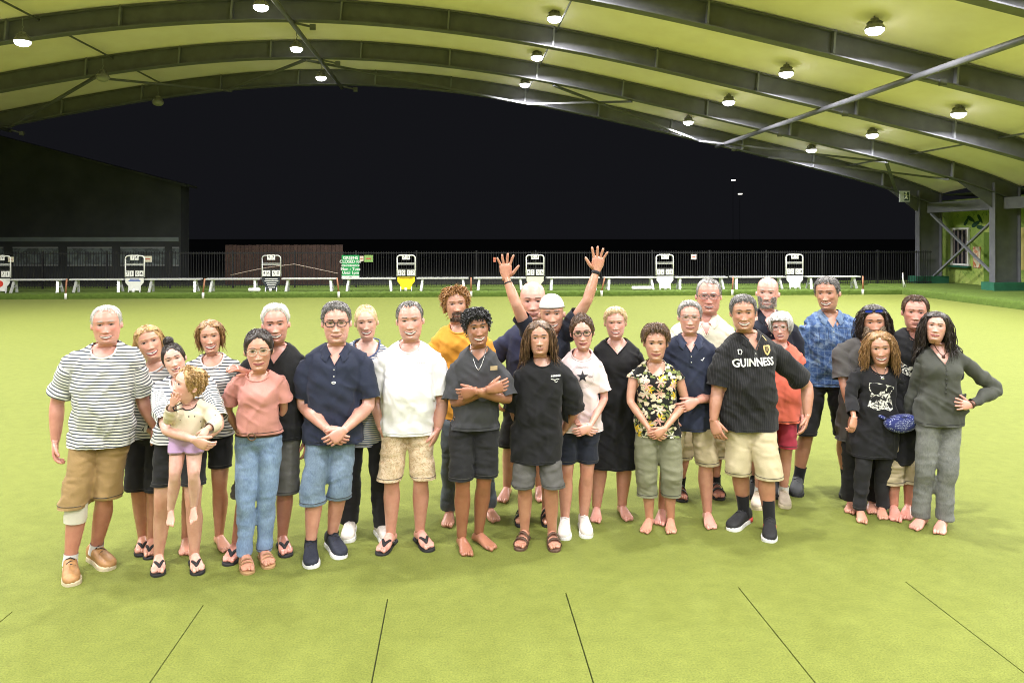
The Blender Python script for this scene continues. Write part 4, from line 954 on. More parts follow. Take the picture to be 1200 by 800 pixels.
def person(S):
    P = Person(); sex = S.get('sex', 'm'); P.seed = len(PEOPLE)*3.7+1.3; P.S = S
    heels = []; toes = []
    for q in ('fa', 'fb'):
        (hx, hy), (tx, ty) = S[q]
        if 'float' in S: heels.append(PX(hx, hy, S['D'])); toes.append(PX(tx, ty, S['D']-.06))
        else: heels.append(GR(hx, hy)); toes.append(GR(tx, ty))
    D = S.get('D') or float(np.mean([h[1] for h in heels])); P.D = D
    (hx0, hy0), (cx0, cy0) = S['head']; dh = D+S.get('hdd', -.02)
    top = PX(hx0, hy0, dh); chin = PX(cx0, cy0, dh); st = S['face']
    up2 = top-chin; st.setdefault('hairtop', .05); st.setdefault('nkw', 1.0 if sex == 'm' else .84); hh = np.linalg.norm(up2)/(1.0+st.get('hairtop', .02)); P.hh = hh
    roll = math.degrees(math.atan2(up2[0], up2[2]))+S.get('roll', 0)
    look = math.degrees(math.atan2(-(hx0-600)/FPX, 1.0))*S.get('lookf', .85)
    R = rot('Y', roll)@rot('Z', S.get('hyaw', 0)+look)@rot('X', -S.get('hpitch', 0))
    P.hM = R@np.array([[1, 0, 0], [0, -1, 0], [0, 0, 1.]]).T; P.hM = np.stack([R@np.array([1., 0, 0]), R@np.array([0, -1., 0]), R@np.array([0, 0, 1.])], 1)
    P.hC = (top+chin)/2-P.hM[:, 2]*hh*st.get('hairtop', .02)*.5+np.array([0, .02, 0])
    H = S.get('H') or top[2]; k = P.k = S.get('k') or H/1.75; bulk = S.get('bulk', 1.0)
    # shoulders and neck
    if 'sh' in S:
        (ax, ay), (bx, by) = S['sh']; sd = S.get('shd', (0, 0)); Sa = PX(ax, ay, D+sd[0])+np.array([.066*k, 0, -.052*k]); Sb = PX(bx, by, D+sd[1])+np.array([-.066*k, 0, -.052*k])
    else:
        w = S.get('shw', .19 if sex == 'm' else .165)*k; c = chin+np.array([S.get('shx', 0), .0, -.115*k]); yw = math.radians(S.get('yaw', 0)); lt = np.array([math.cos(yw), math.sin(yw), 0]); Sa = c-lt*w; Sb = c+lt*w; Sa[1] += D-dh; Sb[1] += D-dh
    for Z in (Sa, Sb): Z[1] += .03
    if 'shd' not in S:
        by_ = math.radians(look*.55+S.get('byaw', 0)); hw_ = (Sb[0]-Sa[0])/2; Sa[1] -= hw_*math.tan(by_); Sb[1] += hw_*math.tan(by_)
    N = (Sa+Sb)/2; N = N*.75+np.array([chin[0], N[1], N[2]])*.25; N[2] = max((Sa[2]+Sb[2])/2+S.get('neckup', .05)*k, chin[2]-S.get('nk', .038)*k); N[1] += .01; P.N = N
    # pelvis
    hz = S.get('hipz', .515)*H
    mx = (heels[0]+heels[1])/2
    hx = S['hipx'] if 'hipx' in S else None
    HC_ = np.array([(hx-600)/FPX*D if hx is not None else .5*mx[0]+.5*N[0], D+.03+S.get('hipdd', 0), hz])
    if 'hip3' in S: HC_ = PX(*S['hip3']); hz = HC_[2]
    P.HC = HC_
    sl = nrm(Sb-Sa); hipyaw = math.radians(S.get('hyp', math.degrees(math.atan2(sl[1], sl[0]))*.6)); hl = np.array([math.cos(hipyaw), math.sin(hipyaw), 0]); 
    hw = .088*k*S.get('hipw', 1); Ha = HC_-hl*hw; Hb = HC_+hl*hw
    legs = []
    for Hj, he, to, sd, q in ((Ha, heels[0], toes[0], -1, 'kna'), (Hb, heels[1], toes[1], 1, 'knb')):
        f = nrm((to-he)*np.array([1, 1, 0])) if 'float' not in S else nrm(to-he)
        an = he+np.array([0, 0, .075*k]) if 'float' not in S else he
        kn = Hj*.47+an*.53+np.array([0, -.025*k, 0])+(np.array([f[0], f[1], 0])*.02*k)
        if q in S: kn = PX(S[q][0], S[q][1], D+(S[q][2] if len(S[q]) > 2 else -.03))
        legs.append((Hj, kn, an, f))
    # arms
    arms = []
    for Sj, key, sd in ((Sa, 'arma', -1), (Sb, 'armb', 1)):
        a = S.get(key)
        if a is None:
            e = Sj+np.array([sd*.045, .06, -.28])*k; w = e+np.array([sd*.005, -.03, -.25])*k; hd = None; o = {}
        else:
            e = PX(a[0][0], a[0][1], D+(a[0][2] if len(a[0]) > 2 else 0.0)); w = PX(a[1][0], a[1][1], D+(a[1][2] if len(a[1]) > 2 else -.04)); o = a[-1] if isinstance(a[-1], dict) else {}
            hd = PX(a[2][0], a[2][1], D+(a[2][2] if len(a[2]) > 2 else -.06)) if len(a) > 2 and not isinstance(a[2], dict) else None
        arms.append((Sj, e, w, hd, o, sd))
    P.arms, P.legs = arms, legs
    base = np.array([mx[0], mx[1], 0.0]) if 'float' not in S else np.array([HC_[0], HC_[1], HC_[2]-.12]); P.base = base
    # ---------- torso loft
    fat = S.get('fat', 0); tab = TOR[sex].copy(); tab[:, 1:] *= k*bulk
    bump_ = np.exp(-((tab[:, 0]-.3)/.26)**2); tab[:, 1] += .035*fat*bump_; tab[:, 2] += .07*fat*bump_; tab[:, 3] += .01*fat*bump_
    if sex == 'f' and 'bust' in S: tab[6:8, 2] *= S['bust']
    shw_ = np.linalg.norm(Sb-Sa)/2
    def axis(t):
        t = np.asarray(t, float); c = HC_[None]*(1-t[:, None])+N[None]*t[:, None]; c[:, 1] += -.012*np.sin(np.clip(t, 0, 1)*math.pi); return c
    up = nrm(N-HC_)
    def torso_rings(ts, grow=0.0, fn=None, tab=tab):
        c = axis(ts); R = []
        for ci, t in zip(c, ts):
            l = nrm(hl*(1-np.clip(t, 0, 1))+sl*np.clip(t, 0, 1)); l = nrm(l-(l@up)*up); f = np.cross(l, up); w, df, db = interp_tab(tab, t)
            if fn: w, df, db = fn(t, w, df, db)
            R.append(ring(ci, l, f, w+grow, df+grow, db+grow))
        return np.array(R)
    ts = np.concatenate([np.linspace(-.17, .9, 26), np.linspace(.93, 1.05, 6)])
    parts = [loft_vf(torso_rings(ts))]
    ar = np.array([.022, .052, .056, .051, .046, .041, .043, .044, .036, .0275, .026])*k*bulk*(.80 if sex == 'f' else 1.0)*S.get('armr', 1)
    def arm_pts(Sj, e, w): return np.array([Sj+(Sj-e)*.12, Sj+(Sj-e)*.05, Sj*.85+e*.15, Sj*.5+e*.5, Sj*.2+e*.8, e*.97+w*.03, e*.85+w*.15, e*.65+w*.35, e*.3+w*.7, e*.03+w*.97, w+(w-e)*.05])
    for Sj, e, w, hd, o, sd in arms:
        parts.append(tube_vf(arm_pts(Sj, e, w), ar, 14))
        parts.append(tube_vf(np.array([N-np.array([0, -.01, .02*k]), N*.6+Sj*.4-np.array([0, 0, .004*k]), Sj*.85+N*.15+np.array([0, 0, -.006*k]), Sj]), np.array([.062, .056, .05, .05])*k*bulk*(.85 if sex == 'f' else 1), 12))
    lr = np.array([.088, .086, .080, .070, .061, .056, .0605, .063, .054, .043, .0385, .039])*k*S.get('legr', 1)*(.97 if sex == 'm' else .95)
    def leg_pts(Hj, kn, an):
        bk = np.array([0, .014*k, 0]); return np.array([Hj+(Hj-kn)*.08, Hj*.9+kn*.1, Hj*.6+kn*.4, Hj*.25+kn*.75, Hj*.04+kn*.96, kn*.92+an*.08, kn*.78+an*.22+bk, kn*.66+an*.34+bk*1.3, kn*.42+an*.58+bk*.8, kn*.18+an*.82+bk*.3, kn*.06+an*.94, an-np.array([0, 0, .01])])
    for Hj, kn, an, f in legs: parts.append(tube_vf(leg_pts(Hj, kn, an), lr, 16))
    BV, BF, BN = remesh(parts, .0135*max(k, .6), 4)
    # classify
    bones = [('t', HC_, N-(N-HC_)*.08, .14*k)]
    for i, (Sj, e, w, *_r) in enumerate(arms): bones += [('u%d' % i, Sj, e, .05*k), ('l%d' % i, e, w, .04*k)]
    for i, (Hj, kn, an, f) in enumerate(legs): bones += [('h%d' % i, Hj, kn, .075*k), ('s%d' % i, kn, an, .05*k)]
    def classify(V):
        ds = []; tt = []
        for nme, a, b, r in bones: d, t = segd(V, a, b); ds.append(d-r); tt.append(t)
        ds = np.array(ds); tt = np.array(tt); i = ds.argmin(0); return i, tt[i, np.arange(len(V))], ds, tt
    def rho(V, extra=0.0):
        t = (V-HC_)@up/np.linalg.norm(N-HC_); c = axis(t); tq = np.clip(t, -.1, .93); w, df, db = interp_tab(tab, tq); L_ = V-c; f0 = np.cross(nrm(hl+sl), up); x = L_@nrm(hl+sl); y = L_@f0
        return np.sqrt((x/(w+extra))**2+(y/(np.where(y > 0, df, db)+extra))**2)
    zpx = lambda py: CAMH-(py-HORI)/FPX*D
    shirt = S.get('shirt'); bot = S.get('bottom')
    bi, bt, _, _ = classify(BV); inset = np.zeros(len(BV))
    if shirt:
        sz = zpx(shirt['hem']) if 'hem' in shirt else hz+.02
        inset[(bi == 0) & (BV[:, 2] < N[2]-.13*k)] = .012
        sl_ = shirt.get('sleeve', .72)
        for i in (0, 1):
            if sl_ > 1: inset[(bi == 1+2*i) | ((bi == 2+2*i) & (bt < sl_-1.12))] = .010
            else: inset[(bi == 1+2*i) & (bt < sl_-.12)] = .010
    if bot:
        bz = [zpx(y) for y in (bot['hem'] if isinstance(bot['hem'], (tuple, list)) else (bot['hem'],)*2)]
        for i in (0, 1): inset[((bi == 5+2*i) | (bi == 6+2*i)) & (BV[:, 2] > bz[i]+.05)] = .012
    BV = BV-BN*inset[:, None]
    # ---------- one body mesh: limbs + head + hands + feet
    mb = MB(); mb.add(BV, BF.tolist(), 0); nb = len(BV)
    zs, th, HG = head_grid(st); hv = P.hC+(HG.reshape(-1, 3)@P.hM.T)*hh
    neckz = HG[..., 2].reshape(-1); wgt = np.clip((-.52-neckz)/.42, 0, 1); wgt = wgt*wgt*(3-2*wgt)
    nb0 = P.hC+P.hM@np.array([0, -.07, -.93])*hh; tgt = N+np.array([0, .0, -.01]); hv = hv+wgt[:, None]*(tgt-nb0)
    face = MB(); hf = grid_faces(*HG.shape[:2])+[tuple(HG.shape[1]*(HG.shape[0]-1)+j for j in range(HG.shape[1]))]
    add_face(face, st, sex); fv = P.hC+(np.concatenate(face.v)@P.hM.T)*hh
    mb.add(hv, hf, 0); o_ = mb.n; mb.v.append(fv); mb.f += [tuple(i+o_ for i in q) for q in face.f]; mb.m += face.m; mb.n += len(fv)
    tint = np.ones((nb, 4)); 
    tint[:, :3] *= (1-.12*vnoise(BV*6+P.seed))[:, None]
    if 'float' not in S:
        lw = np.clip((hz*.72-BV[:, 2])/.12, 0, 1)*.8; tint[:, :3] *= 1-lw[:, None]*(1-np.array([.80, .71, .58]))  # lower legs darkened: their shade painted into the skin, along with some tan
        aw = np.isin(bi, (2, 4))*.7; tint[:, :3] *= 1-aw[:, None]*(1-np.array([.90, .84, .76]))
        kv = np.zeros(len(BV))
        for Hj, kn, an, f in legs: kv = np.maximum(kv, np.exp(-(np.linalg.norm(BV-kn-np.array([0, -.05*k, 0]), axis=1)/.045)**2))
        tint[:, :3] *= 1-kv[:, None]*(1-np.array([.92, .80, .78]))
    hx, hy_, hz_ = HG[..., 0].ravel(), HG[..., 1].ravel(), HG[..., 2].ravel(); ht = np.ones((len(hv), 4)); fr = np.clip(hy_/.2, 0, 1)
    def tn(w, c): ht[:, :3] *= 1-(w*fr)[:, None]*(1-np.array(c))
    sm_ = st.get('smile', .6); fx = .082+(.195-.082)*np.clip((-.19-hz_)/.14, 0, 1); tn(.5*sm_*np.exp(-((np.abs(hx)-fx)/.02)**2)*np.exp(-((hz_+.26)/.07)**2), (.86, .70, .68)); rd = st.get('red', .5); tn(rd*.9*(G2(np.abs(hx), hz_, .19, -.11, .09, .075)), (1, .78, .76)); tn(rd*G2(hx, hz_, 0, -.16, .06, .05), (1, .78, .75)); tn(.6*G2(np.abs(hx), hz_, .135, .015, .075, .035), (.80, .70, .68))  # smile-fold and eye-socket shade painted into the tint; cheeks and nose just red
    tn(rd*.4*G2(hx, hz_, 0, .25, .3, .12), (1, .88, .86))
    if st.get('stubble'):
        w = np.clip(1-np.abs((hz_+.40)/.16), 0, 1)*1.3+G2(hx, hz_, 0, -.235, .12, .03)+np.clip((np.abs(hx)-.18)/.1, 0, 1)*np.clip((-.12-hz_)/.1, 0, 1)*(hz_ > -.5); w = np.clip(w, 0, 1)*(1-np.clip(G2(hx, hz_, 0, -.3, .11, .035)*1.2, 0, 1)); sc_ = st['stubble']; tn(np.clip(w, 0, 1)*sc_, st.get('stubc', (.62, .60, .62)))
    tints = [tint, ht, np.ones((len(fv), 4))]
    for i, (Sj, e, w, hd, o, sd) in enumerate(arms):
        side = 'ab'[i]; d = nrm(hd-w) if hd is not None else nrm(w-e)
        pn = np.array(o.get('n', (-sd*1.0, .35, 0)), float)
        for v, f in hand_parts(w, d, pn, side, k*S.get('handk', 1)*(.92 if sex == 'f' else 1.03), o.get('curl', .35), o.get('spread', .06), o.get('thumb', .5)): mb.add(v, f, 0); t4 = np.ones((len(v), 4)); t4[:, :3] = (1, .93, .91); tints.append(t4)
    shoes = S.get('shoes', ('bare',))
    for i, (Hj, kn, an, f) in enumerate(legs):
        med = np.array([1., 0, 0]) if i == 0 else np.array([-1., 0, 0])
        med = med-(med@f)*f
        if np.linalg.norm(med) < .2: med = np.array([0, -1., 0]) if i == 0 else np.array([0, 1., 0])
        zf = .014 if shoes[0] in ('flip', 'sandal', 'strap') else .001
        if shoes[0] in ('bare', 'flip', 'sandal', 'strap'):
            g_ = (heels[i]-np.array([0, 0, heels[i][2]])) if 'float' not in S else an-nrm(np.cross(np.cross(f, [0, 0, 1.]), f))*.05*k
            for v, ff in foot_parts(g_, f, med, k*S.get('footk', 1.02), zf): mb.add(v, ff, 0); t4 = np.ones((len(v), 4)); t4[:, :3] = (1, .92, .90); tints.append(t4)
    skin = skin_mat(S.get('skin', 'fair'), SK[S.get('skin', 'fair')])
    V = np.concatenate(mb.v)
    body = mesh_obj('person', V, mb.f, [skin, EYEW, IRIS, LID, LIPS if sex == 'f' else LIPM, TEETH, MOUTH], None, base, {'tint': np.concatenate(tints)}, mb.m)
    P.obj = body; tag(body, S['label'], 'person', 'people posing together on the bowling green')
    PEOPLE[S['id']] = P
    if shoes[0] not in ('bare',):
        for i, (Hj, kn, an, f) in enumerate(legs):
            med = np.array([1., 0, 0]) if i == 0 else np.array([-1., 0, 0]); footwear(P, shoes[0], heels[i]*np.array([1, 1, 0]), f, med, k*(1.04 if shoes[0] != 'shoe' else 1.08)*S.get('shoek', 1), shoes[1])
    if S.get('sock'):
        sh_, sc__ = S['sock']
        for i, (Hj, kn, an, f) in enumerate(legs):
            q = leg_pts(Hj, kn, an); tl = np.linspace(0, 1, 5); pts = np.array([an-np.array([0, 0, .02])+t*(sh_/np.linalg.norm(kn-an))*(kn-an) for t in tl]); mesh_obj('sock', *tube_vf(pts, np.interp(tl*sh_, [0, .06, .3], [.046, .0425, .056])*k, 14, False), sc__, body, base)
    # ---------- garments
    def wrinkle(V, N_, amp, kind, seed):
        L = V-base; q = L+seed
        if kind == 'shirt':
            r = np.clip((N[2]-.12*k-V[:, 2])/.3, 0.12, 1)
            d = amp*(.9*(ridge(q*np.array([11, 9, 3.2])+vnoise(q*4)[:, None]*1.5)-.6)*r+.8*(ridge(np.stack([(q[:, 0]+q[:, 2]*.8)*9, (q[:, 0]-q[:, 2])*3, q[:, 1]*5], 1))-.6)+.7*(ridge(np.stack([(q[:, 0]-q[:, 2]*.8)*9, (q[:, 0]+q[:, 2])*3, q[:, 1]*5+9], 1))-.6)+.7*(vnoise(q*7)-.5)+.55*(ridge(q*np.array([21, 17, 6])+vnoise(q*7)[:, None]*2)-.6)*r+.5*(ridge(np.stack([(q[:, 0]*.6+q[:, 2])*19, (q[:, 0]-q[:, 2]*.5)*5, q[:, 1]*9], 1)+3)-.6))
        elif kind == 'pants':
            d = amp*(.9*(ridge(q*np.array([5, 6, 15])+vnoise(q*6)[:, None]*1.2)-.6)+.6*(ridge(np.stack([(q[:, 0]+q[:, 2]*.5)*14, q[:, 1]*8, (q[:, 2]-q[:, 0])*5], 1))-.6)+.6*(vnoise(q*9)-.5)+.6*(ridge(q*np.array([9, 9, 27])+vnoise(q*8)[:, None]*2)-.6))
        else:
            d = amp*(1.1*(ridge(q*np.array([10, 9, 4])+vnoise(q*5)[:, None])-.6)+.7*(vnoise(q*8)-.5))
        return V+N_*d[:, None]
    def gcoords(V):
        i, t, ds, tt = classify(V); g = np.stack([(V-HC_)@hl, (V-HC_)[:, 1], (V-HC_)@up], 1)
        for j in (0, 1):
            Sj, e, w, *_r = arms[j]
            rh = rho(V, .03*k); m = (ds[1+2*j] < .06*k) & (rh > 1.03) & (tt[1+2*j] > .12) & (ds[1+2*j] < ds[2+2*j]); g[m, 2] = .5-tt[1+2*j][m]*np.linalg.norm(e-Sj); m = (i == 2+2*j) & (rh > 1.03); g[m, 2] = .5-np.linalg.norm(e-Sj)-tt[2+2*j][m]*np.linalg.norm(w-e)
        return g
    VX = .0098*max(.65, k)
    if bot:
        ease = bot.get('ease', .016); lg = bot.get('leg', .018); wt = bot.get('waist', .03)
        prts = [loft_vf(torso_rings(np.linspace(-.16, wt+.06, 12), ease))]
        for i, (Hj, kn, an, f) in enumerate(legs):
            q = leg_pts(Hj, kn, an); z = q[:, 2]; hem = bz[i]-.075
            tt_ = np.linspace(0, 1, 22); pl = np.array([[np.interp(t, np.linspace(0, 1, len(q)), q[:, c_]) for c_ in range(3)] for t in tt_]); rl = np.interp(tt_, np.linspace(0, 1, len(q)), lr)
            r0 = rl.copy()
            if bot.get('kind', 'shorts') == 'shorts': rl = np.maximum(rl+lg*k*.6, lr[0]*.92+lg*k*.55*(.5+1.0*tt_))
            elif bot['kind'] == 'skinny': rl = rl+.010*k
            else: rl = np.maximum(rl+lg*k*.6, bot.get('tube', .070)*k*np.interp(tt_, [0, .5, 1], [1.35, 1.06, 1.0]))
            pl = pl+((-1 if i == 0 else 1)*np.clip(rl-r0-.012*k, 0, 1)*.75*np.clip(tt_*4, 0, 1))[:, None]*hl
            kp = pl[:, 2] > hem-.04; kp[:3] = True; pl, rl = pl[kp], rl[kp]
            prts.append(tube_vf(pl, rl, 18))
        V, F, N_ = remesh(prts, VX, 5)
        V = wrinkle(V, N_, 1.15*bot.get('amp', .010)*k, 'pants', P.seed)
        if shirt: V = V-N_*(np.clip((V[:, 2]-sz-.0)/.05, 0, 1)*.028*k)[:, None]
        mid = HC_[0]+( (legs[0][1][0]+legs[1][1][0])/2-HC_[0])*np.clip((hz-V[:, 2])/.45, 0, 1)
        for i in (0, 1):
            m = ((V[:, 0] < mid) if i == 0 else (V[:, 0] >= mid)) & (V[:, 2] < hz-.08); V, F = cut(V, F, np.array([0, 0, bz[i]]), (0, 0, -1), m)
        V, F = cut(V, F, axis(np.array([wt+.03]))[0], up, V[:, 2] > hz)
        V, F = compact(V, F)
        seamm = pmat('stitch', (.10, .09, .08), .9)
        P.bottom = mesh_obj(bot.get('name', 'shorts'), V, F, bot['mat'], body, base, {'gc': gcoords(V)})
    if shirt:
        e_ = shirt.get('ease', .013)*k; ls = shirt.get('loose', .012)*k*.35; tabS = tab.copy(); wch = np.interp(.76 if sex == 'm' else .68, tab[:, 0], tab[:, 1]); thm = (sz-HC_[2])/(N[2]-HC_[2]); fl = shirt.get('flare', 0)*k
        dch = np.interp(.72, tab[:, 0], tab[:, 2])
        def fn(t, w, df, db):
            lo = np.clip((.72-t)/.5, 0, 1)
            w2 = max(w, wch*shirt.get('hang', .95 if sex == 'm' else .92)) if t < .72 else w
            d2 = max(df, dch*(.96 if sex == 'm' else .86)) if t < .7 else df
            d3 = max(db, .098*k) if t < .7 else db
            if t < -.02: w2 = max(w2, .168*k*bulk); d2 = max(d2, .115*k); d3 = max(d3, .118*k)
            ex = ls*lo+fl*np.clip((.3-t)/.6, 0, 1.4); return w2+e_+ex, d2+e_+ex*.8, d3+e_+ex*.8
        tt_ = np.concatenate([np.linspace(min(thm, .5)-.15, .88, 24), np.linspace(.905, 1.0+shirt.get('up', 0), 5)])
        prts = [loft_vf(torso_rings(tt_, 0, fn))]; sl_ = shirt.get('sleeve', .72); sr = shirt.get('sr', .020)*k
        cuts = []
        for i, (Sj, e, w, hd, o, sd) in enumerate(arms):
            q = arm_pts(Sj, e, w); u = min(sl_, 1.0)
            if sl_ <= 1: tl = np.concatenate([[-.13, -.11, -.06], np.linspace(0, u+.24, 10)]); pts = Sj+(e-Sj)*tl[:, None]; rr = np.interp(tl, [-.13, -.11, -.06, .04], [.25, .55, .85, 1])*( np.interp(tl, [0, .5, 1], [ar[2], ar[3], ar[4]])+sr*np.interp(tl, [-.05, .25, 1], [.25, .75, 1.25])); end = Sj+(e-Sj)*sl_; dr = nrm(e-Sj)
            else:
                v_ = sl_-1; pts = np.vstack([Sj+(e-Sj)*t for t in np.linspace(-.03, .95, 7)]+[e*(1-t)+w*t for t in np.linspace(.03, min(v_+.16, 1.06), 7)]); rr = np.interp(np.linspace(0, 1, 14), [0, .25, .5, .7, 1], [ar[2]+sr*.4, ar[3]+sr*.8, ar[5]+sr*.8, ar[7]+sr*.7, ar[9]+sr*.6]); end = e*(1-v_)+w*v_; dr = nrm(w-e)
            if sl_ > .08: prts.append(tube_vf(pts, rr, 16)); cuts.append((end, dr, i))
            prts.append(tube_vf(np.array([N-np.array([0, -.012, .028*k]), N*.6+Sj*.4-np.array([0, 0, .006*k]), Sj*.8+N*.2-np.array([0, 0, .006*k])] + ([Sj] if sl_ > .08 else [])), (np.array([.062, .057, .054, .056])[:4 if sl_ > .08 else 3])*k*bulk*(.88 if sex == 'f' else 1)+e_*.75, 14))
        V, F, N_ = remesh(prts, VX, 4)
        V = wrinkle(V, N_, 2.1*shirt.get('amp', .0105)*k, 'shirt', P.seed)
        V0, F0 = V.copy(), F.copy(); bvh = BVHTree.FromPolygons([Vector(x) for x in V0], [tuple(int(i) for i in f) for f in F0]); P.bvh = bvh
        i_, t_, ds, tt2 = classify(V)
        rr_ = rho(V, e_+ls+.012*k)
        for end, dr, i in cuts:
            b1 = 1+2*i if sl_ <= 1 else 2+2*i; m = (ds[b1] < .085*k) & (rr_ > 1.0) & (np.abs((V-end)@dr) < .2*k) & ((ds[b1] < .055*k) | (rr_ > 1.3))
            V, F = cut(V, F, end, dr, m)
        tors = (rr_ < 1.25) | (np.minimum(np.minimum(ds[2], ds[4]), np.minimum(ds[1], ds[3])) > .045*k)
        V, F = cut(V, F, np.array([0, 0, sz]), (0, 0, -1), tors & (V[:, 2] < sz+.05))
        # neckline
        fw = np.cross(sl, up); loc = V[F].mean(1)-N; lx = loc@sl; ly = loc@fw; lz = loc[:, 2]
        nk = shirt.get('neck', 'crew'); nwid = shirt.get('nw', .078 if sex == 'm' else .082)*k; ndep = shirt.get('nd', {'crew': .055, 'v': .13, 'polo': .115, 'scoop': .09}[nk])*k; z0 = shirt.get('nz', -.004)*k
        if nk in ('v', 'polo'): bd = lambda x: z0-ndep*np.clip(1-np.abs(x)/nwid, 0, 1)**(1.0 if nk == 'v' else 1.25)
        else: bd = lambda x: z0-ndep*np.sqrt(np.clip(1-(x/nwid)**2, 0, 1))
        rm = (np.abs(lx) < nwid) & (lz > bd(lx)) & (ly > -.01) | (np.hypot(lx, ly) < nwid*.80) & (lz > -.012)
        F = F[~rm]; V, F = compact(V, F)
        P.shirt = mesh_obj(shirt.get('name', 't_shirt'), V, F, shirt['mat'], body, base, {'gc': gcoords(V)})
        def surf(x, z, off=.003):
            o = N+sl*x+np.array([0, 0, z])+fw*.6; h = bvh.ray_cast(Vector(o), Vector(-fw)); return (np.array(h[0])+fw*off) if h[0] is not None else N+sl*x+np.array([0, 0, z])+fw*.08
        P.surf = surf; P.fw = fw; P.sl = sl
        xs_ = np.linspace(-nwid, nwid, 25); cv = [surf(x, min(float(bd(x)), -.002), .001) for x in xs_]
        back = []
        for a_ in np.linspace(.0, math.pi, 12)[1:-1]: back.append(N+sl*(math.cos(a_)*nwid*.98)-fw*(math.sin(a_)*.075*k-.01)+np.array([0, 0, .018*k*math.sin(a_)+.004]))
        if nk != 'polo':
            lp = np.array(cv+back+[cv[0]]); mesh_obj('collar', *tube_vf(lp, shirt.get('cr', .0062)*k, 8, False), shirt.get('cmat', shirt['mat']), P.shirt, base)
        else:
            cc = shirt.get('cmat', shirt['mat']); inn = []; outr = []
            A_ = np.linspace(-math.radians(200), math.radians(20), 27)
            for x_, q_ in zip(np.linspace(-1, 1, 9), range(9)): pass
            pts_in = []; pts_out = []
            for a_ in np.linspace(0, 1, 29):                    # from front-left tip round the neck to the front-right tip
                an_ = -math.pi/2+.42+(2*math.pi-.84)*a_          # angle measured from the back
                sx_, cy_ = -math.cos(an_+0), -math.sin(an_)      # lateral, forward
                fwdn = np.clip(cy_, 0, 1)
                zi = .030*k*(1-fwdn*1.15)-.045*k*fwdn**2; ri = nwid*(.86-.10*fwdn)
                p = N+sl*(sx_*ri)+fw*(cy_*.070*k+.006+.03*k*fwdn)+np.array([0, 0, zi]); pts_in.append(p)
                zo = zi-.040*k-.014*k*fwdn**3; ro = nwid*(1.28+.10*(1-abs(cy_))); q = N+sl*(sx_*ro)+fw*(cy_*.098*k+.01)+np.array([0, 0, zo])
                if cy_ > .05:
                    sq = surf(sx_*ro+(.018*k*np.sign(sx_) if cy_ > .6 else 0), zo, .008); q = sq
                else: q[2] = max(q[2], N[2]-.03*k)
                pts_out.append(q)
            pi, po = np.array(pts_in), np.array(pts_out); mid_ = (pi*.55+po*.45)+np.array([0, 0, .010*k]); G_ = np.stack([pi, mid_, po, po-np.array([0, 0, .004]), mid_-np.array([0, -.004, .008])], 0)
            mesh_obj('collar', G_.reshape(-1, 3), grid_faces(5, 29, False), cc, P.shirt, base)
            mesh_obj('neck_edge', *tube_vf(np.array(cv), .0045*k, 6, False), shirt['mat'], P.shirt, base)
            pk = []; zb = float(bd(0.0))
            for z_ in np.linspace(zb+.004, zb-.10*k, 8): pk.append([surf(x_, z_, .0035) for x_ in (-.014*k, 0, .014*k)])
            pl_ = mesh_obj('placket', np.array(pk).reshape(-1, 3), grid_faces(8, 3, False), shirt['mat'], P.shirt, base)
            for z_ in (zb-.02*k, zb-.065*k):
                c0 = surf(0, z_, .005); mesh_obj('button', *tube_vf(np.array([c0, c0+fw*.003]), .0045, 8), shirt.get('bmat', CARD), pl_, base)
    def stitch(ob, cen, z, rmax, m_, nm):
        V_ = np.empty(len(ob.data.vertices)*3); ob.data.vertices.foreach_get('co', V_); V_ = V_.reshape(-1, 3)+base
        bh = BVHTree.FromPolygons([Vector(x) for x in V_], [tuple(p.vertices) for p in ob.data.polygons]); pts = []
        for a_ in np.linspace(0, 2*math.pi, 33):
            d_ = Vector((math.cos(a_), math.sin(a_), 0)); h = bh.ray_cast(Vector((cen[0], cen[1], z)), d_, rmax)
            if h[0] is not None: pts.append(np.array(h[0])+np.array(d_)*.0012)
        if len(pts) > 12: mesh_obj(nm, *tube_vf(np.array(pts), .0022, 5, False), m_, ob, base)
    if bot and 'float' not in S:
        dk = bot.get('smat') or pmat('stitch_'+bot['mat'].name, [c*.55 for c in S.get('stc', (.10, .095, .09))], .9)
        for i, (Hj, kn, an, f) in enumerate(legs):
            t_ = np.clip((Hj[2]-bz[i])/(Hj[2]-kn[2]), 0, 1) if bz[i] > kn[2] else None
            ce = Hj+(kn-Hj)*t_ if t_ is not None else kn+(an-kn)*np.clip((kn[2]-bz[i])/(kn[2]-an[2]), 0, 1)
            stitch(P.bottom, ce, bz[i]+.022*k, .2*k, dk, 'hem_stitching')
    if shirt and 'float' not in S:
        stitch(P.shirt, axis(np.array([(sz-HC_[2])/(N[2]-HC_[2])]))[0], sz+.02*k, .4, pmat('stitch_'+shirt['mat'].name, [.03, .03, .032] if shirt['mat'].name not in ('cloth_white_tee', 'cloth_blush_tee', 'cloth_cream_shirt', 'cloth_breton') else (.5, .5, .48), .9), 'hem_stitching')
    if st.get('hair'): add_hair(P, st)
    add_brows(P, st)
    if st.get('beard'): add_beard(P, st)
    if st.get('glasses'): add_glasses(P, st)
    return P
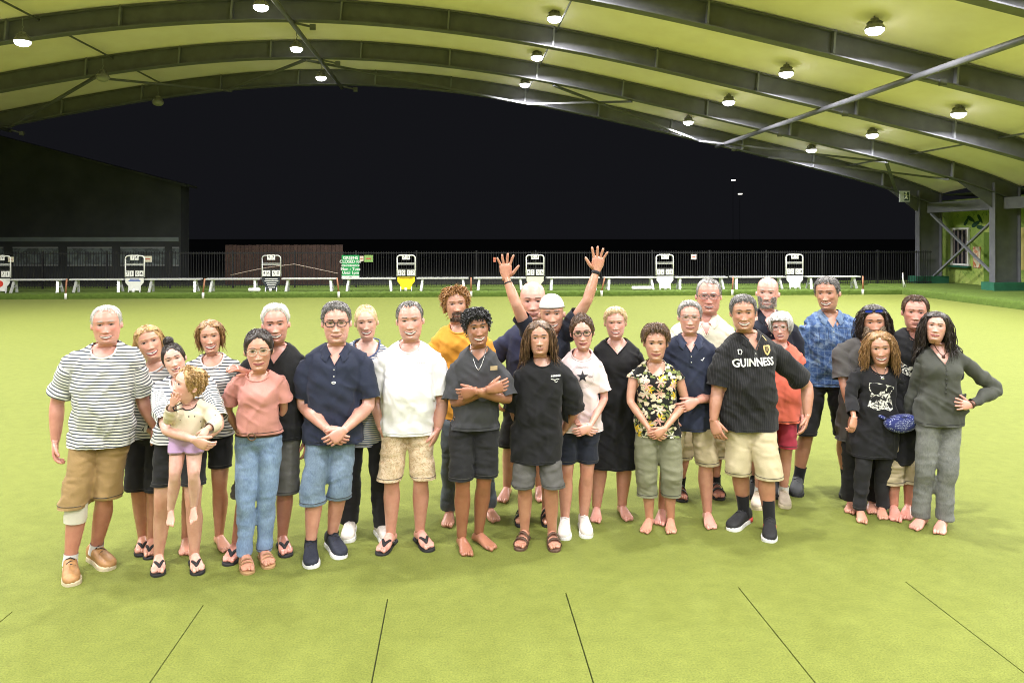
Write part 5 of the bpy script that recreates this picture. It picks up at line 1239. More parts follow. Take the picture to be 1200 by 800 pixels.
# ---- small wearables
def conform(P, v2, off=.004):         # 2-D print (x along shoulders, z relative to neck) laid onto the shirt
    return np.array([P.surf(x, z, off) for x, z in v2])
def print_text(P, txt, size, cx, cz, mat, name='shirt_lettering', bold=.02, sx=1.0, shear=0):
    v, f = text_mesh(txt, size, bold*size, shear, sx); mesh_obj(name, conform(P, v[:, :2]+np.array([cx, cz])), f, mat, P.shirt, P.base, smooth=False)
def print_poly(P, pts, mat, name, cx=0, cz=0, off=.004):
    p = np.array(pts)+np.array([cx, cz]); c = p.mean(0); v = np.vstack([p, c]); n = len(p)
    mesh_obj(name, conform(P, v, off), [(i, (i+1) % n, n) for i in range(n)], mat, P.shirt, P.base, smooth=False)
def print_patch(P, x0, x1, z0, z1, mat, name, n=16):
    xs_ = np.linspace(x0, x1, n); zs_ = np.linspace(z0, z1, n); v = [(x, z) for z in zs_ for x in xs_]
    mesh_obj(name, conform(P, v), grid_faces(n, n, False), mat, P.shirt, P.base)
def line_strip(P, pts, w, mat, name, off=.004):
    p = np.array(pts, float); t = np.gradient(p, axis=0); t /= np.linalg.norm(t, axis=1)[:, None]+1e-9; nn = np.stack([-t[:, 1], t[:, 0]], 1)
    v = np.concatenate([p+nn*w/2, p-nn*w/2]); n = len(p); mesh_obj(name, conform(P, v, off), [(i, i+1, n+i+1, n+i) for i in range(n-1)], mat, P.shirt, P.base, smooth=False)
def band(P, arm, t, w, r, mat, name):
    Sj, e, wr, hd, o, sd = P.arms[arm]; c = e+(wr-e)*t; d = nrm(wr-e); pts = np.array([c-d*w/2, c-d*w*.4, c+d*w*.4, c+d*w/2]); return mesh_obj(name, *tube_vf(pts, np.array([.9, 1, 1, .9])*r, 14), mat, P.obj, P.base)
def necklace(P, dep, w, mat, r=.0018, pend=None):
    pts = []
    for a in np.linspace(-1, 1, 25):
        x = a*w; z = .03-dep*(1-abs(a)**1.6)-.0; o = P.N+P.sl*x+np.array([0, 0, z])
        h = P.bodybvh.ray_cast(Vector(o+P.fw*.6), Vector(-P.fw)); h2 = None
        pts.append((np.array(h[0]) if h[0] is not None else o+P.fw*.06)+P.fw*.004)
    no = mesh_obj('necklace', *tube_vf(np.array(pts), r, 5), mat, P.obj, P.base)
    if pend:
        c = pts[12]+np.array([0, 0, -.012])+P.fw*.006; a = np.arange(10)*2*math.pi/10
        mesh_obj('pendant', *loft_vf(np.array([[c+P.sl*math.cos(t)*pend*s+np.array([0, 0, math.sin(t)*pend*1.3*s])+P.fw*y for t in a] for s, y in ((.6, -.003), (1, 0), (.6, .004))])), mat, no, P.base)
def set_bvh(P):
    me = P.obj.data; v = [Vector(np.array(x.co)+P.base) for x in me.vertices]; f = [tuple(p.vertices) for p in me.polygons]
    if getattr(P, 'shirt', None):
        n = len(v); v += [Vector(np.array(x.co)+P.base) for x in P.shirt.data.vertices]; f += [tuple(i+n for i in p.vertices) for p in P.shirt.data.polygons]
    P.bodybvh = BVHTree.FromPolygons(v, f)
# ================================================================ THE TWENTY-EIGHT PEOPLE (pixel joints read off the photograph)
STRIPE = cloth('breton', (.74, .74, .71), 'stripe', (.05, .055, .075), period=.0205, duty=.38)
BLK = cloth('black_knit', (.016, .016, .018)); BLK2 = cloth('black_twill', (.022, .022, .024), bs=.5); NAVY = cloth('navy_pique', (.028, .034, .062)); NAVYT = cloth('navy_tee', (.030, .034, .070)); WTEE = cloth('white_tee', (.84, .82, .83)); PINKW = cloth('blush_tee', (.80, .65, .66))
TAN = cloth('tan_chino', (.36, .235, .105), bs=.5); KHAKI = cloth('khaki_chino', (.46, .38, .24), bs=.5); CREAMS = cloth('cream_chino', (.62, .53, .35), bs=.4); GREYS = cloth('grey_short', (.12, .115, .11), bs=.5); OLIVE = cloth('sage_cotton', (.235, .235, .155), bs=.5)
DENIM = cloth('blue_denim', (.12, .19, .33), 'denim', (.29, .40, .58), bs=.5); DENIMS = cloth('mid_denim', (.11, .165, .26), 'denim', (.26, .345, .47), bs=.5); GDENIM = cloth('grey_denim', (.10, .105, .10), 'denim', (.22, .225, .21), bs=.5)
PINK = cloth('pink_tee', (.60, .275, .235)); ORANGE = cloth('orange_tee', (.72, .33, .045)); CHAR = cloth('charcoal_tee', (.055, .056, .062)); CORAL = cloth('coral_top', (.78, .17, .115)); CRIM = cloth('crimson_short', (.42, .045, .075)); GREYT2 = cloth('washed_grey_tee', (.075, .070, .068)); CARDI = cloth('grey_cardigan', (.075, .078, .068)); CREAM = cloth('cream_shirt', (.78, .74, .58)); BSHIRT = cloth('blue_print_shirt', (.035, .07, .17), 'plaid', (.22, .31, .46), bs=.5)
CAMO = cloth('camo_short', (.66, .52, .36), 'camo', (.62, .44, .28), bs=.4); FLORAL = cloth('floral_top', (.014, .014, .014), 'floral'); DNAVY = cloth('dark_navy_twill', (.020, .023, .036), bs=.5); TROU = cloth('slate_trouser', (.07, .085, .10), 'denim', (.12, .14, .16)); LTOP = cloth('pale_stripe_top', (.66, .64, .62), 'stripe', (.10, .14, .26), period=.016, duty=.42); PINB = cloth('pinstripe_black', (.016, .016, .017), 'pin', (.055, .055, .058), period=.016); BABY = cloth('toddler_top', (.66, .58, .43), 'dots', (.05, .04, .04), ds=26, dr=.9, dt=.13); LILAC = cloth('lilac_short', (.50, .33, .52)); STARM = cloth('blue_star_bag', (.03, .04, .17), 'dots', (.55, .60, .75), ds=75, dr=.5, dt=.26)
RUB = pmat('black_rubber', (.018, .018, .02), .7, .2, 30); LEA = pmat('tan_leather', (.36, .19, .075), .5, .25, 20, .2, 90); LEAB = pmat('brown_leather', (.10, .055, .035), .55, .2, 20); GUM = pmat('gum_sole', (.55, .47, .32), .7); SOLEW = pmat('white_sole', (.75, .75, .73), .6); SNKN = pmat('navy_mesh', (.02, .024, .04), .7, .2, 60, .4, 300); SNKW = pmat('white_canvas', (.70, .64, .58), .75, .08, 40, .2, 200); SNKB = pmat('beige_knit', (.52, .44, .35), .85, .08, 40, .3, 200); SNKG = pmat('charcoal_mesh', (.055, .058, .062), .7, .2, 60); REDS = pmat('red_sole', (.55, .06, .05), .5); SANT = pmat('tan_strap', (.42, .25, .12), .5); LACEB = pmat('dark_lace', (.03, .03, .03), .8); SOCKB = cloth('black_sock', (.016, .016, .018)); SOCKW = cloth('white_sock', (.72, .72, .70)); BAND = cloth('bandage', (.70, .66, .56), bs=.7)
BELT = pmat('belt_brown', (.07, .03, .022), .5); SILV = pmat('silver', (.65, .65, .66), .25, .05, metal=.8); GOLD = pmat('gold', (.60, .45, .20), .3, .05, metal=.6)
def hs(col, **k): return dict(dict(kind='short', col=col, line='short', tk=.035, n=1500, len=.14, rad=.0014, up=.02, down=.5, mess=.09, grav=.03, hug=.03), **k)
def shirt(mat, hem, **k): return dict(mat=mat, hem=hem, **k)
def short(mat, hem, **k): return dict(mat=mat, hem=hem, **k)
SHORTH = lambda c, **k: hs(c, **k)
person(dict(id='p1', sex='m', label='tall man at far left in striped tee and tan shorts, knee bandaged', fa=((82, 671), (85, 694)), fb=((112, 657), (141, 673)), head=((122, 356), (124, 402)), sh=((76, 415), (163, 414)), arma=((67, 470, .02), (65, 517, -.02), (64, 540, -.05), dict(curl=.45)), armb=((167, 470, .16), (182, 500, .2)), hipx=117, skin='ruddy', bulk=1.08, fat=.35,
    face=dict(mouth='grin', open=.6, smile=.6, eyes=.55, red=.9, jaw=1.05, brow='grey', hair=hs('white', line='recede', tk=.03, len=.12, up=.12, down=.4, flow=(0, -.1, 0), n=520), wide=1.03), shirt=shirt(STRIPE, 521, sleeve=.80, neck='crew', cmat=WTEE, loose=.018), bottom=short(TAN, (588, 584), leg=.024), shoes=('shoe', (LEA, GUM, LACEB)), sock=(.075, SOCKW)))
P = PEOPLE['p1']; Hj, kn, an, f = P.legs[0]; q = [kn*(1-t)+an*t for t in (-.12, -.05, .1, .25, .34)]; mesh_obj('knee_bandage', *tube_vf(np.array(q)+np.array([0, .006, 0]), np.array([.064, .066, .066, .070, .066])*P.k, 18, False), BAND, P.obj, P.base)
person(dict(id='p2', sex='f', label='blonde woman in striped tee and black shorts leaning between two striped tees', fa=((167, 640), (163, 657)), fb=((178, 643), (175, 665)), head=((167, 380), (179, 421)), sh=((151, 437), (205, 428)), arma=((158, 492, .02), (184, 509, -.12), (200, 512, -.16), dict(n=(0, 1, 0))), hipx=171, skin='tan', hyaw=4,
    face=dict(mouth='grin', smile=.7, eyes=.6, jaw=.92, hair=hs('blonde', line='part', tk=.03, n=840, len=.34, hug=0, seg=6, up=.1, down=.9, grav=.3, mess=.15, flow=(.2, -.25, 0), back=1.1, rad=0.0037, cling=.08)), shirt=shirt(STRIPE, 511, sleeve=.85, neck='crew', cmat=WTEE), bottom=short(BLK2, 572), shoes=('flip', (RUB, RUB))))
person(dict(id='p3', sex='f', label='dark-haired woman with top bun in striped tee, holding the toddler', fa=((186, 662), (183, 684)), fb=((228, 661), (237, 680)), head=((198, 402), (206, 439)), roll=-4, sh=((176, 449), (252, 447)), arma=((194, 504, -.30), (228, 515, -.48), (245, 524, -.47), dict(n=(0, 1, .2), curl=.45)), armb=((258, 499, -.14), (234, 517, -.30), (214, 515, -.36), dict(n=(0, .4, 1), curl=.4)), hipx=210, skin='fair', bulk=1.06, H=1.60, bust=1.1,
    face=dict(mouth='open', smile=.9, eyes=.35, jaw=.95, brow='dark', browt=1.2, hair=hs('dark', line='part', tk=.028, n=600, len=.2, up=.0, down=-.9, mess=.06, grav=0, rad=0.0025, cling=.05, buns=[(-.02, -.10, .60, .15)])), shirt=shirt(STRIPE, 516, sleeve=.82, neck='scoop', cmat=WTEE, nd=.075), bottom=short(BLK2, 566, leg=.02), shoes=('flip', (RUB, RUB))))
person(dict(id='p4', sex='m', D=4.85, float=1, label='toddler with curly fair hair carried in the arms of the woman with a bun', fa=((200, 596), (199, 613)), fb=((227, 592), (227, 611)), head=((223, 429), (217, 470)), hyaw=-46, lookf=0, hpitch=0, roll=10, sh=((196, 475), (250, 478)), hip3=(219, 514, 4.88), H=.92, k=.57, hipx=219, kna=(205, 556, -.06), knb=(227, 556, -.06), arma=((198, 492, -.05), (202, 474, -.12), (206, 462, -.13), dict(n=(.3, -1, 0), spread=.25, curl=.2)), armb=((253, 497, -.04), (243, 502, -.12), (236, 512, -.16), dict(curl=.4, n=(-.3, 1, 0))), skin='fair', legr=1.1, handk=.95, footk=.95, bulk=1.12,
    face=dict(mouth='neutral', smile=.3, eyes=1.1, jaw=.92, wide=1.08, nose=.7, red=.8, brow='dirtyblonde', browt=.6, neck=.8, hairtop=.05, hair=hs('blonde', line='part', lift=.03, back=.5, tk=.035, n=800, len=.10, hug=0, seg=8, up=.3, down=.4, curl=.020, turns=2.5, rad=0.0046, grav=.05)), shirt=shirt(BABY, 508, sleeve=1.80, neck='crew', cmat=BLK, sr=.030, name='jumper'), bottom=short(LILAC, 527, leg=.02, amp=.008)))
person(dict(id='p5', sex='f', label='smiling blonde woman in striped tee standing behind the toddler', fa=((218, 640), (216, 654)), fb=((257, 637), (269, 649)), head=((243, 373), (247, 413)), sh=((212, 426), (283, 426)), hipx=243, skin='tan',
    face=dict(mouth='grin', smile=.9, eyes=.55, jaw=.88, wide=.97, hair=hs('dirtyblonde', line='part', tk=.028, n=920, len=.42, hug=0, seg=7, up=.12, down=.9, grav=.35, mess=.12, split=.3, back=1.1, rad=0.0034, cling=.06)), shirt=shirt(STRIPE, 510, sleeve=.8, neck='crew', cmat=WTEE, nd=.07), bottom=short(BLK2, 546)))
person(dict(id='p6', sex='f', label='woman in plain pink tee, blue jeans and round glasses', fa=((287, 660), (293, 681)), fb=((309, 654), (321, 671)), head=((301, 386), (303, 433)), sh=((263, 443), (337, 443)), arma=((267, 481, .10), (280, 507, .18)), armb=((333, 479, .10), (322, 505, .18)), hipx=302, skin='tan', hipw=.95, bulk=.95,
    face=dict(mouth='smile', smile=.7, eyes=.8, jaw=.9, brow='dark', hair=hs('dark', line='part', tk=.045, n=840, len=.22, up=.0, down=-.6, mess=.12, flow=(0, -.4, .1), grav=0, rad=0.0031, buns=[(0, -.45, .05, .13)]), glasses=dict(col=(.62, .55, .45), rx=.105, rz=.085, sq=.9, r=.0017)), shirt=shirt(PINK, 507, sleeve=.62, neck='crew', nd=.045, loose=.006, sr=.024, ease=.016), bottom=short(DENIM, (655, 647), kind='pants', name='jeans', tube=.058, ease=.006, waist=.2, amp=.006), shoes=('strap', (SANT, SANT))))
P = PEOPLE['p6']
def belt(P, t0, mat, buckle=True):
    S = P.S; n = 48; a = np.linspace(0, 2*math.pi, n+1)[:-1]; me = P.shirt.data; z = P.HC[2]+t0
    c = np.array([P.HC[0]*(1-.2)+P.N[0]*.2, P.HC[1], z]); bv = [Vector(np.array(x.co)+P.base) for x in P.bottom.data.vertices]; bh = BVHTree.FromPolygons(bv, [tuple(p.vertices) for p in P.bottom.data.polygons])
    R = []
    for dz, g in ((-.018, .004), (-.018, .010), (.018, .010), (.018, .004)):
        row = []
        for t in a:
            d = Vector((math.cos(t), math.sin(t), 0)); h = bh.ray_cast(Vector(c)+d*.6+Vector((0, 0, dz)), -d); r = (.6-h[3]) if h[0] is not None else .15; row.append(c+np.array(d)*(r+g)+np.array([0, 0, dz]))
        R.append(row)
    R = np.array(R+[R[0]]); bo = mesh_obj('belt', R.reshape(-1, 3), grid_faces(5, n), mat, P.obj, P.base)
    if buckle:
        h = bh.ray_cast(Vector(c)+Vector((-.01, -.6, -.01)), Vector((0, 1, 0))); q = np.array(h[0] or (c[0], c[1]-.13, c[2]))+np.array([0, -.016, 0]); th = np.linspace(0, 2*math.pi, 17); mesh_obj('buckle', *tube_vf(np.stack([q[0]+.026*np.cos(th), np.full(17, q[1]), q[2]+.024*np.sin(th)], 1), .005, 6, False), pmat('buckle', (.16, .10, .06), .4, metal=.4), bo, P.base)
belt(P, .064, BELT)
person(dict(id='p7', sex='m', label='grey-haired man in black V-neck, hand on the shoulder of the woman in pink', fa=((277, 648), (268, 660)), fb=((331, 640), (339, 656)), head=((321, 356), (323, 401)), sh=((284, 419), (360, 419)), arma=((280, 462, .06), (291, 437, -.14), (274, 429, -.22), dict(n=(.1, .5, -1), curl=.35, spread=.1)), hipx=322, skin='ruddy', bulk=1.05,
    face=dict(mouth='grin', smile=.7, eyes=.6, red=.5, brow='dark', stubble=.35, hair=hs('white', line='short', tk=.05, len=.12, up=.1, down=.0, flow=(0, -.5, .1), n=1040, topvol=.6, lift=.04)), shirt=shirt(BLK, 514, sleeve=.75, neck='v', nd=.11), bottom=short(GREYS, (577, 577)), shoes=('flip', (RUB, RUB))))
person(dict(id='p8', sex='m', label='man with dark glasses, navy polo and denim shorts, hands clasped in front', fa=((364, 650), (365, 677)), fb=((389, 641), (408, 661)), head=((393, 352), (394, 401)), sh=((350, 417), (435, 417)), arma=((354, 474, .02), (384, 503, -.19), (397, 514, -.23), dict(n=(.2, 1, 0), curl=.4)), armb=((433, 475, .02), (403, 504, -.22), (389, 515, -.25), dict(n=(-.2, 1, 0), curl=.45)), hipx=389, skin='pink', bulk=1.08, fat=.3,
    face=dict(mouth='smile', smile=.9, eyes=.55, brow='brown', jaw=1.03, stubble=.15, hair=hs('salt', line='short', tk=.035, len=.10, up=.14, down=.3, flow=(0, .2, 0), n=960, topvol=.5), glasses=dict(col=(.04, .03, .03), rx=.11, rz=.07, r=.0030)), shirt=shirt(NAVY, 517, sleeve=.82, neck='polo', name='polo_shirt'), bottom=short(DENIMS, (586, 584), leg=.014), shoes=('shoe', (SNKN, SOLEW, LACEB)), sock=(.06, SOCKB)))
P = PEOPLE['p8']; th = np.linspace(0, 2*math.pi, 21)[:-1]
line_strip(P, [(.013*math.cos(t), -.225+.006*math.sin(t)) for t in np.linspace(0, 2*math.pi, 20)], .005, CARD, 'chest_logo')
person(dict(id='p9', sex='f', label='blonde woman with hair tied back and black trousers behind the white tee', fa=((411, 622), (406, 637)), fb=((446, 626), (456, 637)), head=((427, 357), (430, 396)), sh=((394, 410), (464, 410)), hipx=428, skin='fair',
    face=dict(mouth='grin', smile=.8, eyes=.5, jaw=.92, red=.7, brow='dirtyblonde', hair=hs('paleblonde', line='part', tk=.025, n=640, len=.2, up=.0, down=-.8, mess=.06, flow=(0, -.3, .2), grav=0, rad=0.0025)), shirt=shirt(LTOP, 520, sleeve=.35, neck='scoop', nd=.10, nw=.10, name='top'), bottom=short(BLK2, (632, 633), kind='pants', name='trousers', tube=.072), shoes=('shoe', (SNKW, SOLEW))))
person(dict(id='p10', sex='m', label='man in white tee and pale camouflage shorts, hands in pockets', fa=((458, 637), (443, 652)), fb=((492, 634), (508, 649)), head=((479, 351), (481, 397)), sh=((436, 417), (522, 417)), arma=((441, 470, .04), (447, 503, -.02), (453, 520, -.01), dict(curl=.2)), armb=((519, 470, .04), (513, 503, -.02), (507, 520, -.01), dict(curl=.2)), hipx=478, skin='pink', bulk=1.06, fat=.55,
    face=dict(mouth='grin', smile=.8, eyes=.45, red=1.0, jaw=1.05, brow='salt', hair=hs('salt', line='recede', tk=.028, len=.12, up=.12, down=.4, flow=(0, -.1, 0), n=480)), shirt=shirt(WTEE, 507, amp=.0065, sleeve=.80, neck='crew'), bottom=short(CAMO, (559, 559), leg=.024, waist=.2), shoes=('flip', (RUB, RUB))))
P = PEOPLE['p10']; [line_strip(P, [(.055+.016*i, -.125), (.066+.016*i, -.125)], .009, pmat('faint_print', (.5, .49, .49), .7), 'chest_print') for i in range(4)]
person(dict(id='p11', sex='m', label='tall man in orange tee with curly fair hair and goatee', fa=((527, 607), (522, 622)), fb=((571, 602), (585, 615)), head=((532, 334), (535, 375)), hyaw=6, sh=((500, 397), (578, 395)), hipx=545, skin='tan',
    face=dict(mouth='grin', smile=.6, eyes=.6, open=.6, jaw=.95, hairtop=.07, brow='dirtyblonde', stubble=.25, hair=hs('copper', line='part', lift=.02, back=.4, tk=.05, n=900, len=.20, hug=0, seg=8, up=.4, down=.5, curl=.03, turns=2.5, rad=0.0034, grav=.1), beard=dict(col='brown', kind='goatee', len=.07, n=420)), shirt=shirt(ORANGE, 492, sleeve=.8, neck='crew'), bottom=short(TROU, (601, 598), kind='pants', name='trousers', tube=.062)))
person(dict(id='p12', sex='m', label='young man with black curly hair, charcoal tee, arms crossed', fa=((541, 640), (550, 657)), fb=((561, 635), (582, 646)), head=((556, 360), (561, 404)), hyaw=8, sh=((524, 428), (597, 430)), arma=((532, 472, -.03), (573, 456, -.20), (590, 452, -.18), dict(n=(0, 1, 0), curl=.35)), armb=((596, 468, -.03), (556, 458, -.23), (541, 462, -.20), dict(n=(0, 1, 0), curl=.35)), hipx=556, skin='brown', bulk=.98,
    face=dict(mouth='grin', smile=1.0, eyes=.6, red=.2, jaw=.95, brow='black', browt=1.3, hairtop=.07, hair=hs('black', line='low', lift=.02, tk=.065, n=700, len=.12, hug=0, seg=6, up=.35, down=.5, curl=.020, turns=1.4, rad=0.0045, grav=.1, flow=(-.1, .2, 0), topvol=.3, face=False)), shirt=shirt(CHAR, 501, sleeve=.90, neck='v', nd=.075, sr=.030, loose=.02, name='shirt'), bottom=short(BLK2, (558, 557), leg=.026, amp=.013)))
P = PEOPLE['p12']; print_patch(P, .085, .135, -.135, -.105, pmat('chest_patch', (.42, .32, .18), .8), 'chest_patch', 5); set_bvh(P); necklace(P, .16, .06, SILV, .003)
person(dict(id='p13', sex='m', label='bald man in navy tee behind the man with raised arms', fa=((594, 580), (583, 595)), fb=((632, 579), (638, 594)), head=((624, 330), (625, 375)), sh=((580, 398), (664, 396)), arma=((570, 430, .08), (579, 462, .0)), hipx=618, skin='pink', bulk=1.05,
    face=dict(mouth='smile', smile=.4, eyes=.6, hairtop=0, red=.5, brow='brown', stubble=.75, stubc=(.45, .40, .38)), shirt=shirt(NAVYT, 470, sleeve=.8, neck='crew'), bottom=short(BLK2, (521, 521))))
person(dict(id='p14', sex='m', label='man in white cap raising both arms with open hands', fa=((612, 606), (610, 620)), fb=((640, 606), (645, 620)), head=((646, 344), (648, 388)), sh=((611, 386), (674, 384)), arma=((605, 357, -.10), (593, 325, -.05), (591, 288, -.06), dict(n=(.05, -1, .05), curl=.12, spread=.27, thumb=.95)), armb=((688, 353, -.10), (699, 317, -.05), (704, 288, -.06), dict(n=(-.05, -1, .05), curl=.12, spread=.25, thumb=.95)), hipx=636, skin='tan', handk=1.08, hipw=1.0, neckup=.02,
    face=dict(mouth='grin', smile=.9, eyes=.55, red=.6, brow='salt', hairtop=.06, stubble=.2), shirt=shirt(DNAVY, 500, sleeve=.62, neck='crew', name='t_shirt'), bottom=short(DNAVY, (546, 546)), shoes=('sandal', (RUB, RUB))))
P = PEOPLE['p14']
def cap(P, mat):
    st = P.S['face']; n = 40; a = np.linspace(-math.pi, math.pi, n+1)[:-1]; G_ = []
    for j in range(9):
        s = j/8; z = .185+.05*(np.cos(a) > .0)*np.cos(a)*.0+(.555-.185)*np.sin(s*math.pi/2); r = math.cos(s*math.pi/2*.97); G_.append(np.stack([np.sin(a)*.352*r, np.where(np.cos(a) > 0, .415, .455)*np.cos(a)*r-.02*s, np.full(n, z)], 1))
    v = np.concatenate(G_); co = mesh_obj('cap', P.hC+(v@P.hM.T)*P.hh, grid_faces(9, n), mat, P.obj, P.base)
    b = []; m = 13
    for i in range(4):
        for j in range(m):
            t = math.pi+(j/(m-1)-.5)*1.9; rr = 1+.16*i; b.append((math.sin(t)*.352*rr*.96, math.cos(t)*.455*(1+.19*i), .19-.03*i-.02*abs(j/(m-1)-.5)))
    mesh_obj('brim', P.hC+(np.array(b)@P.hM.T)*P.hh, grid_faces(4, m, False), mat, co, P.base)
    rim = np.stack([np.sin(a)*.357, np.where(np.cos(a) > 0, .420, .460)*np.cos(a), np.full(n, .188)], 1); rim = np.vstack([rim, rim[:1]]); mesh_obj('sweatband', *tube_vf(P.hC+(rim@P.hM.T)*P.hh, .005, 6, False), pmat('cap_band', (.30, .29, .27), .8), co, P.base)
cap(P, cloth('white_cap', (.74, .72, .68))); band(P, 0, .80, .012, .034, RUB, 'bracelet'); band(P, 1, .93, .026, .034, RUB, 'watch_strap')
person(dict(id='p15', sex='m', label='young man with moustache and shoulder-length wavy hair in black tee', fa=((615, 633), (605, 649)), fb=((647, 634), (653, 651)), head=((632, 375), (633, 415)), sh=((597, 438), (676, 437)), arma=((602, 480, .10), (612, 505, .18)), armb=((673, 482, .08), (660, 505, .16)), hipx=630, skin='olive', hpitch=4,
    face=dict(mouth='neutral', smile=.1, eyes=.6, red=.3, brow='dark', browt=1.1, hair=hs('streaky', line='part', tk=.05, n=920, len=1.05, hug=0, seg=11, up=.1, down=.9, split=.5, grav=.45, back=1.1, mess=.12, rad=0.0043, cling=.07, curl=.02, turns=1.5, long=1), beard=dict(col='dark', kind='moustache', len=.028, n=110, rad=.0022)), shirt=shirt(BLK, 540, sleeve=.95, neck='crew', sr=.030, loose=.025), bottom=short(GREYS, (569, 568), leg=.024), shoes=('sandal', (LEAB, LEAB))))
P = PEOPLE['p15']; [line_strip(P, [(.060+.012*i, -.115), (.069+.012*i, -.115)], .012, CARD, 'chest_print') for i in range(6)]; line_strip(P, [(.06, -.135), (.09, -.143), (.105, -.138), (.12, -.142)], .005, CARD, 'chest_print'); line_strip(P, [(.085, -.152), (.10, -.160), (.108, -.152)], .004, CARD, 'chest_print')
person(dict(id='p16', sex='f', label='woman with dark glasses in pale pink tee with a black star', fa=((662, 620), (660, 640)), fb=((684, 618), (692, 639)), head=((681, 369), (684, 408)), sh=((652, 425), (711, 425)), arma=((660, 475, .02), (680, 499, -.17), (692, 505, -.2), dict(n=(.2, 1, 0), curl=.4)), armb=((709, 466, .02), (691, 500, -.19), (679, 506, -.22), dict(n=(-.2, 1, 0), curl=.4)), hipx=678, skin='pink',
    face=dict(mouth='smile', smile=.5, eyes=.7, red=.6, jaw=.92, brow='brown', hair=hs('brown', line='part', tk=.05, n=840, len=.2, up=.25, down=-.5, mess=.25, flow=(0, -.2, .2), grav=0, rad=0.0031, buns=[(-.02, -.12, .46, .14), (.08, -.16, .46, .11)]), glasses=dict(col=(.03, .03, .03), rx=.105, rz=.07, r=.0028)), shirt=shirt(PINKW, 504, sleeve=.75, neck='crew', nd=.06, nw=.088), bottom=short(DNAVY, (540, 540), leg=.02), shoes=('shoe', (SNKW, SOLEW, SOLEW))))
P = PEOPLE['p16']
print_poly(P, [((.046 if i % 2 == 0 else .018)*math.sin(i*math.pi/5), (.046 if i % 2 == 0 else .018)*math.cos(i*math.pi/5)) for i in range(10)], INK, 'star_print', .0, -.165)
for rr, ww in ((.086, .0018), (.075, .0012)): line_strip(P, [(rr*math.cos(t), -.165+rr*math.sin(t)) for t in np.linspace(0, 2*math.pi, 40)], ww, pmat('grey_print', (.45, .40, .40), .7), 'ring_print')
print_text(P, 'CONVERSE', .020, .0, -.10, pmat('grey_print', (.45, .40, .40)), 'print_lettering', .02); print_text(P, 'All', .022, -.062, -.165, pmat('grey_print2', (.25, .22, .22)), 'print_lettering'); print_text(P, 'Star', .022, .062, -.165, pmat('grey_print2', (.25, .22, .22)), 'print_lettering')
person(dict(id='p17', sex='f', label='woman with short blonde hair in knee-length black dress', fa=((699, 603), (697, 616)), fb=((729, 601), (740, 613)), head=((721, 359), (722, 395)), sh=((693, 410), (754, 411)), arma=((690, 455, .08), (698, 490, .16)), armb=((757, 455, .08), (748, 490, .16)), hipx=722, skin='pink', bulk=1.16, fat=.35, legr=1.12,
    face=dict(mouth='grin', open=.6, smile=.7, eyes=.4, red=1.0, jaw=1.0, wide=1.03, brow='paleblonde', hair=hs('paleblonde', line='short', tk=.05, n=1300, len=.13, up=.05, down=.6, flow=(.2, .2, 0), topvol=.3, rad=.0014)), shirt=shirt(BLK, 546, sleeve=1.05, neck='v', nd=.10, nw=.095, flare=.012, name='dress', loose=.015)))
P = PEOPLE['p17']; set_bvh(P); necklace(P, .10, .05, GOLD, .0015)
person(dict(id='p18', sex='f', label='short woman in sleeveless black floral top and sage capri trousers', fa=((761, 616), (751, 630)), fb=((786, 616), (788, 634)), head=((769, 380), (769, 421)), sh=((735, 434), (804, 434)), arma=((738, 470, .0), (762, 504, -.17), (775, 512, -.2), dict(n=(.2, 1, 0), curl=.35)), armb=((804, 471, .0), (778, 503, -.19), (764, 512, -.22), dict(n=(-.2, 1, 0), curl=.4)), hipx=771, skin='tan', bulk=1.05, fat=.3,
    face=dict(mouth='smile', smile=.3, eyes=.75, red=.3, jaw=.95, bags=1.0, brow='brown', hairtop=.06, hair=hs('streaky', line='short', tk=.08, n=1040, len=.17, up=.35, down=.6, flow=(0, .1, 0), topvol=.5, rad=.0018, seg=5, hug=.05)), shirt=shirt(FLORAL, 510, sleeve=.12, neck='scoop', nd=.095, nw=.085, name='top', loose=.012), bottom=short(OLIVE, (580, 580), kind='pants', name='capri_trousers', tube=.082, amp=.011)))
person(dict(id='p19', sex='m', label='grey-haired man with glasses in navy polo behind the floral top', fa=((776, 606), (771, 619)), fb=((829, 610), (836, 623)), head=((809, 351), (809, 390)), sh=((775, 405), (843, 405)), arma=((780, 456, .06), (786, 486, -.02)), armb=((842, 462, .02), (815, 470, -.18), (800, 478, -.22), dict(n=(-.1, 1, 0), curl=.4)), hipx=809, skin='pink', fat=.3,
    face=dict(mouth='smile', smile=.3, eyes=.5, red=.9, jaw=1.0, brow='grey', bags=1, hair=hs('grey', line='short', tk=.045, n=1300, len=.13, up=.05, down=.6, lift=.05, flow=(.1, .1, 0)), glasses=dict(col=(.30, .28, .28), rx=.11, rz=.06, r=.0018)), shirt=shirt(NAVY, 502, sleeve=.8, neck='polo', name='polo_shirt', cmat=cloth('navy_collar', (.045, .055, .10))), bottom=short(KHAKI, (543, 541), leg=.022)))
P = PEOPLE['p19']; line_strip(P, [(.075, -.16), (.085, -.168), (.10, -.145)], .006, CARD, 'chest_logo')
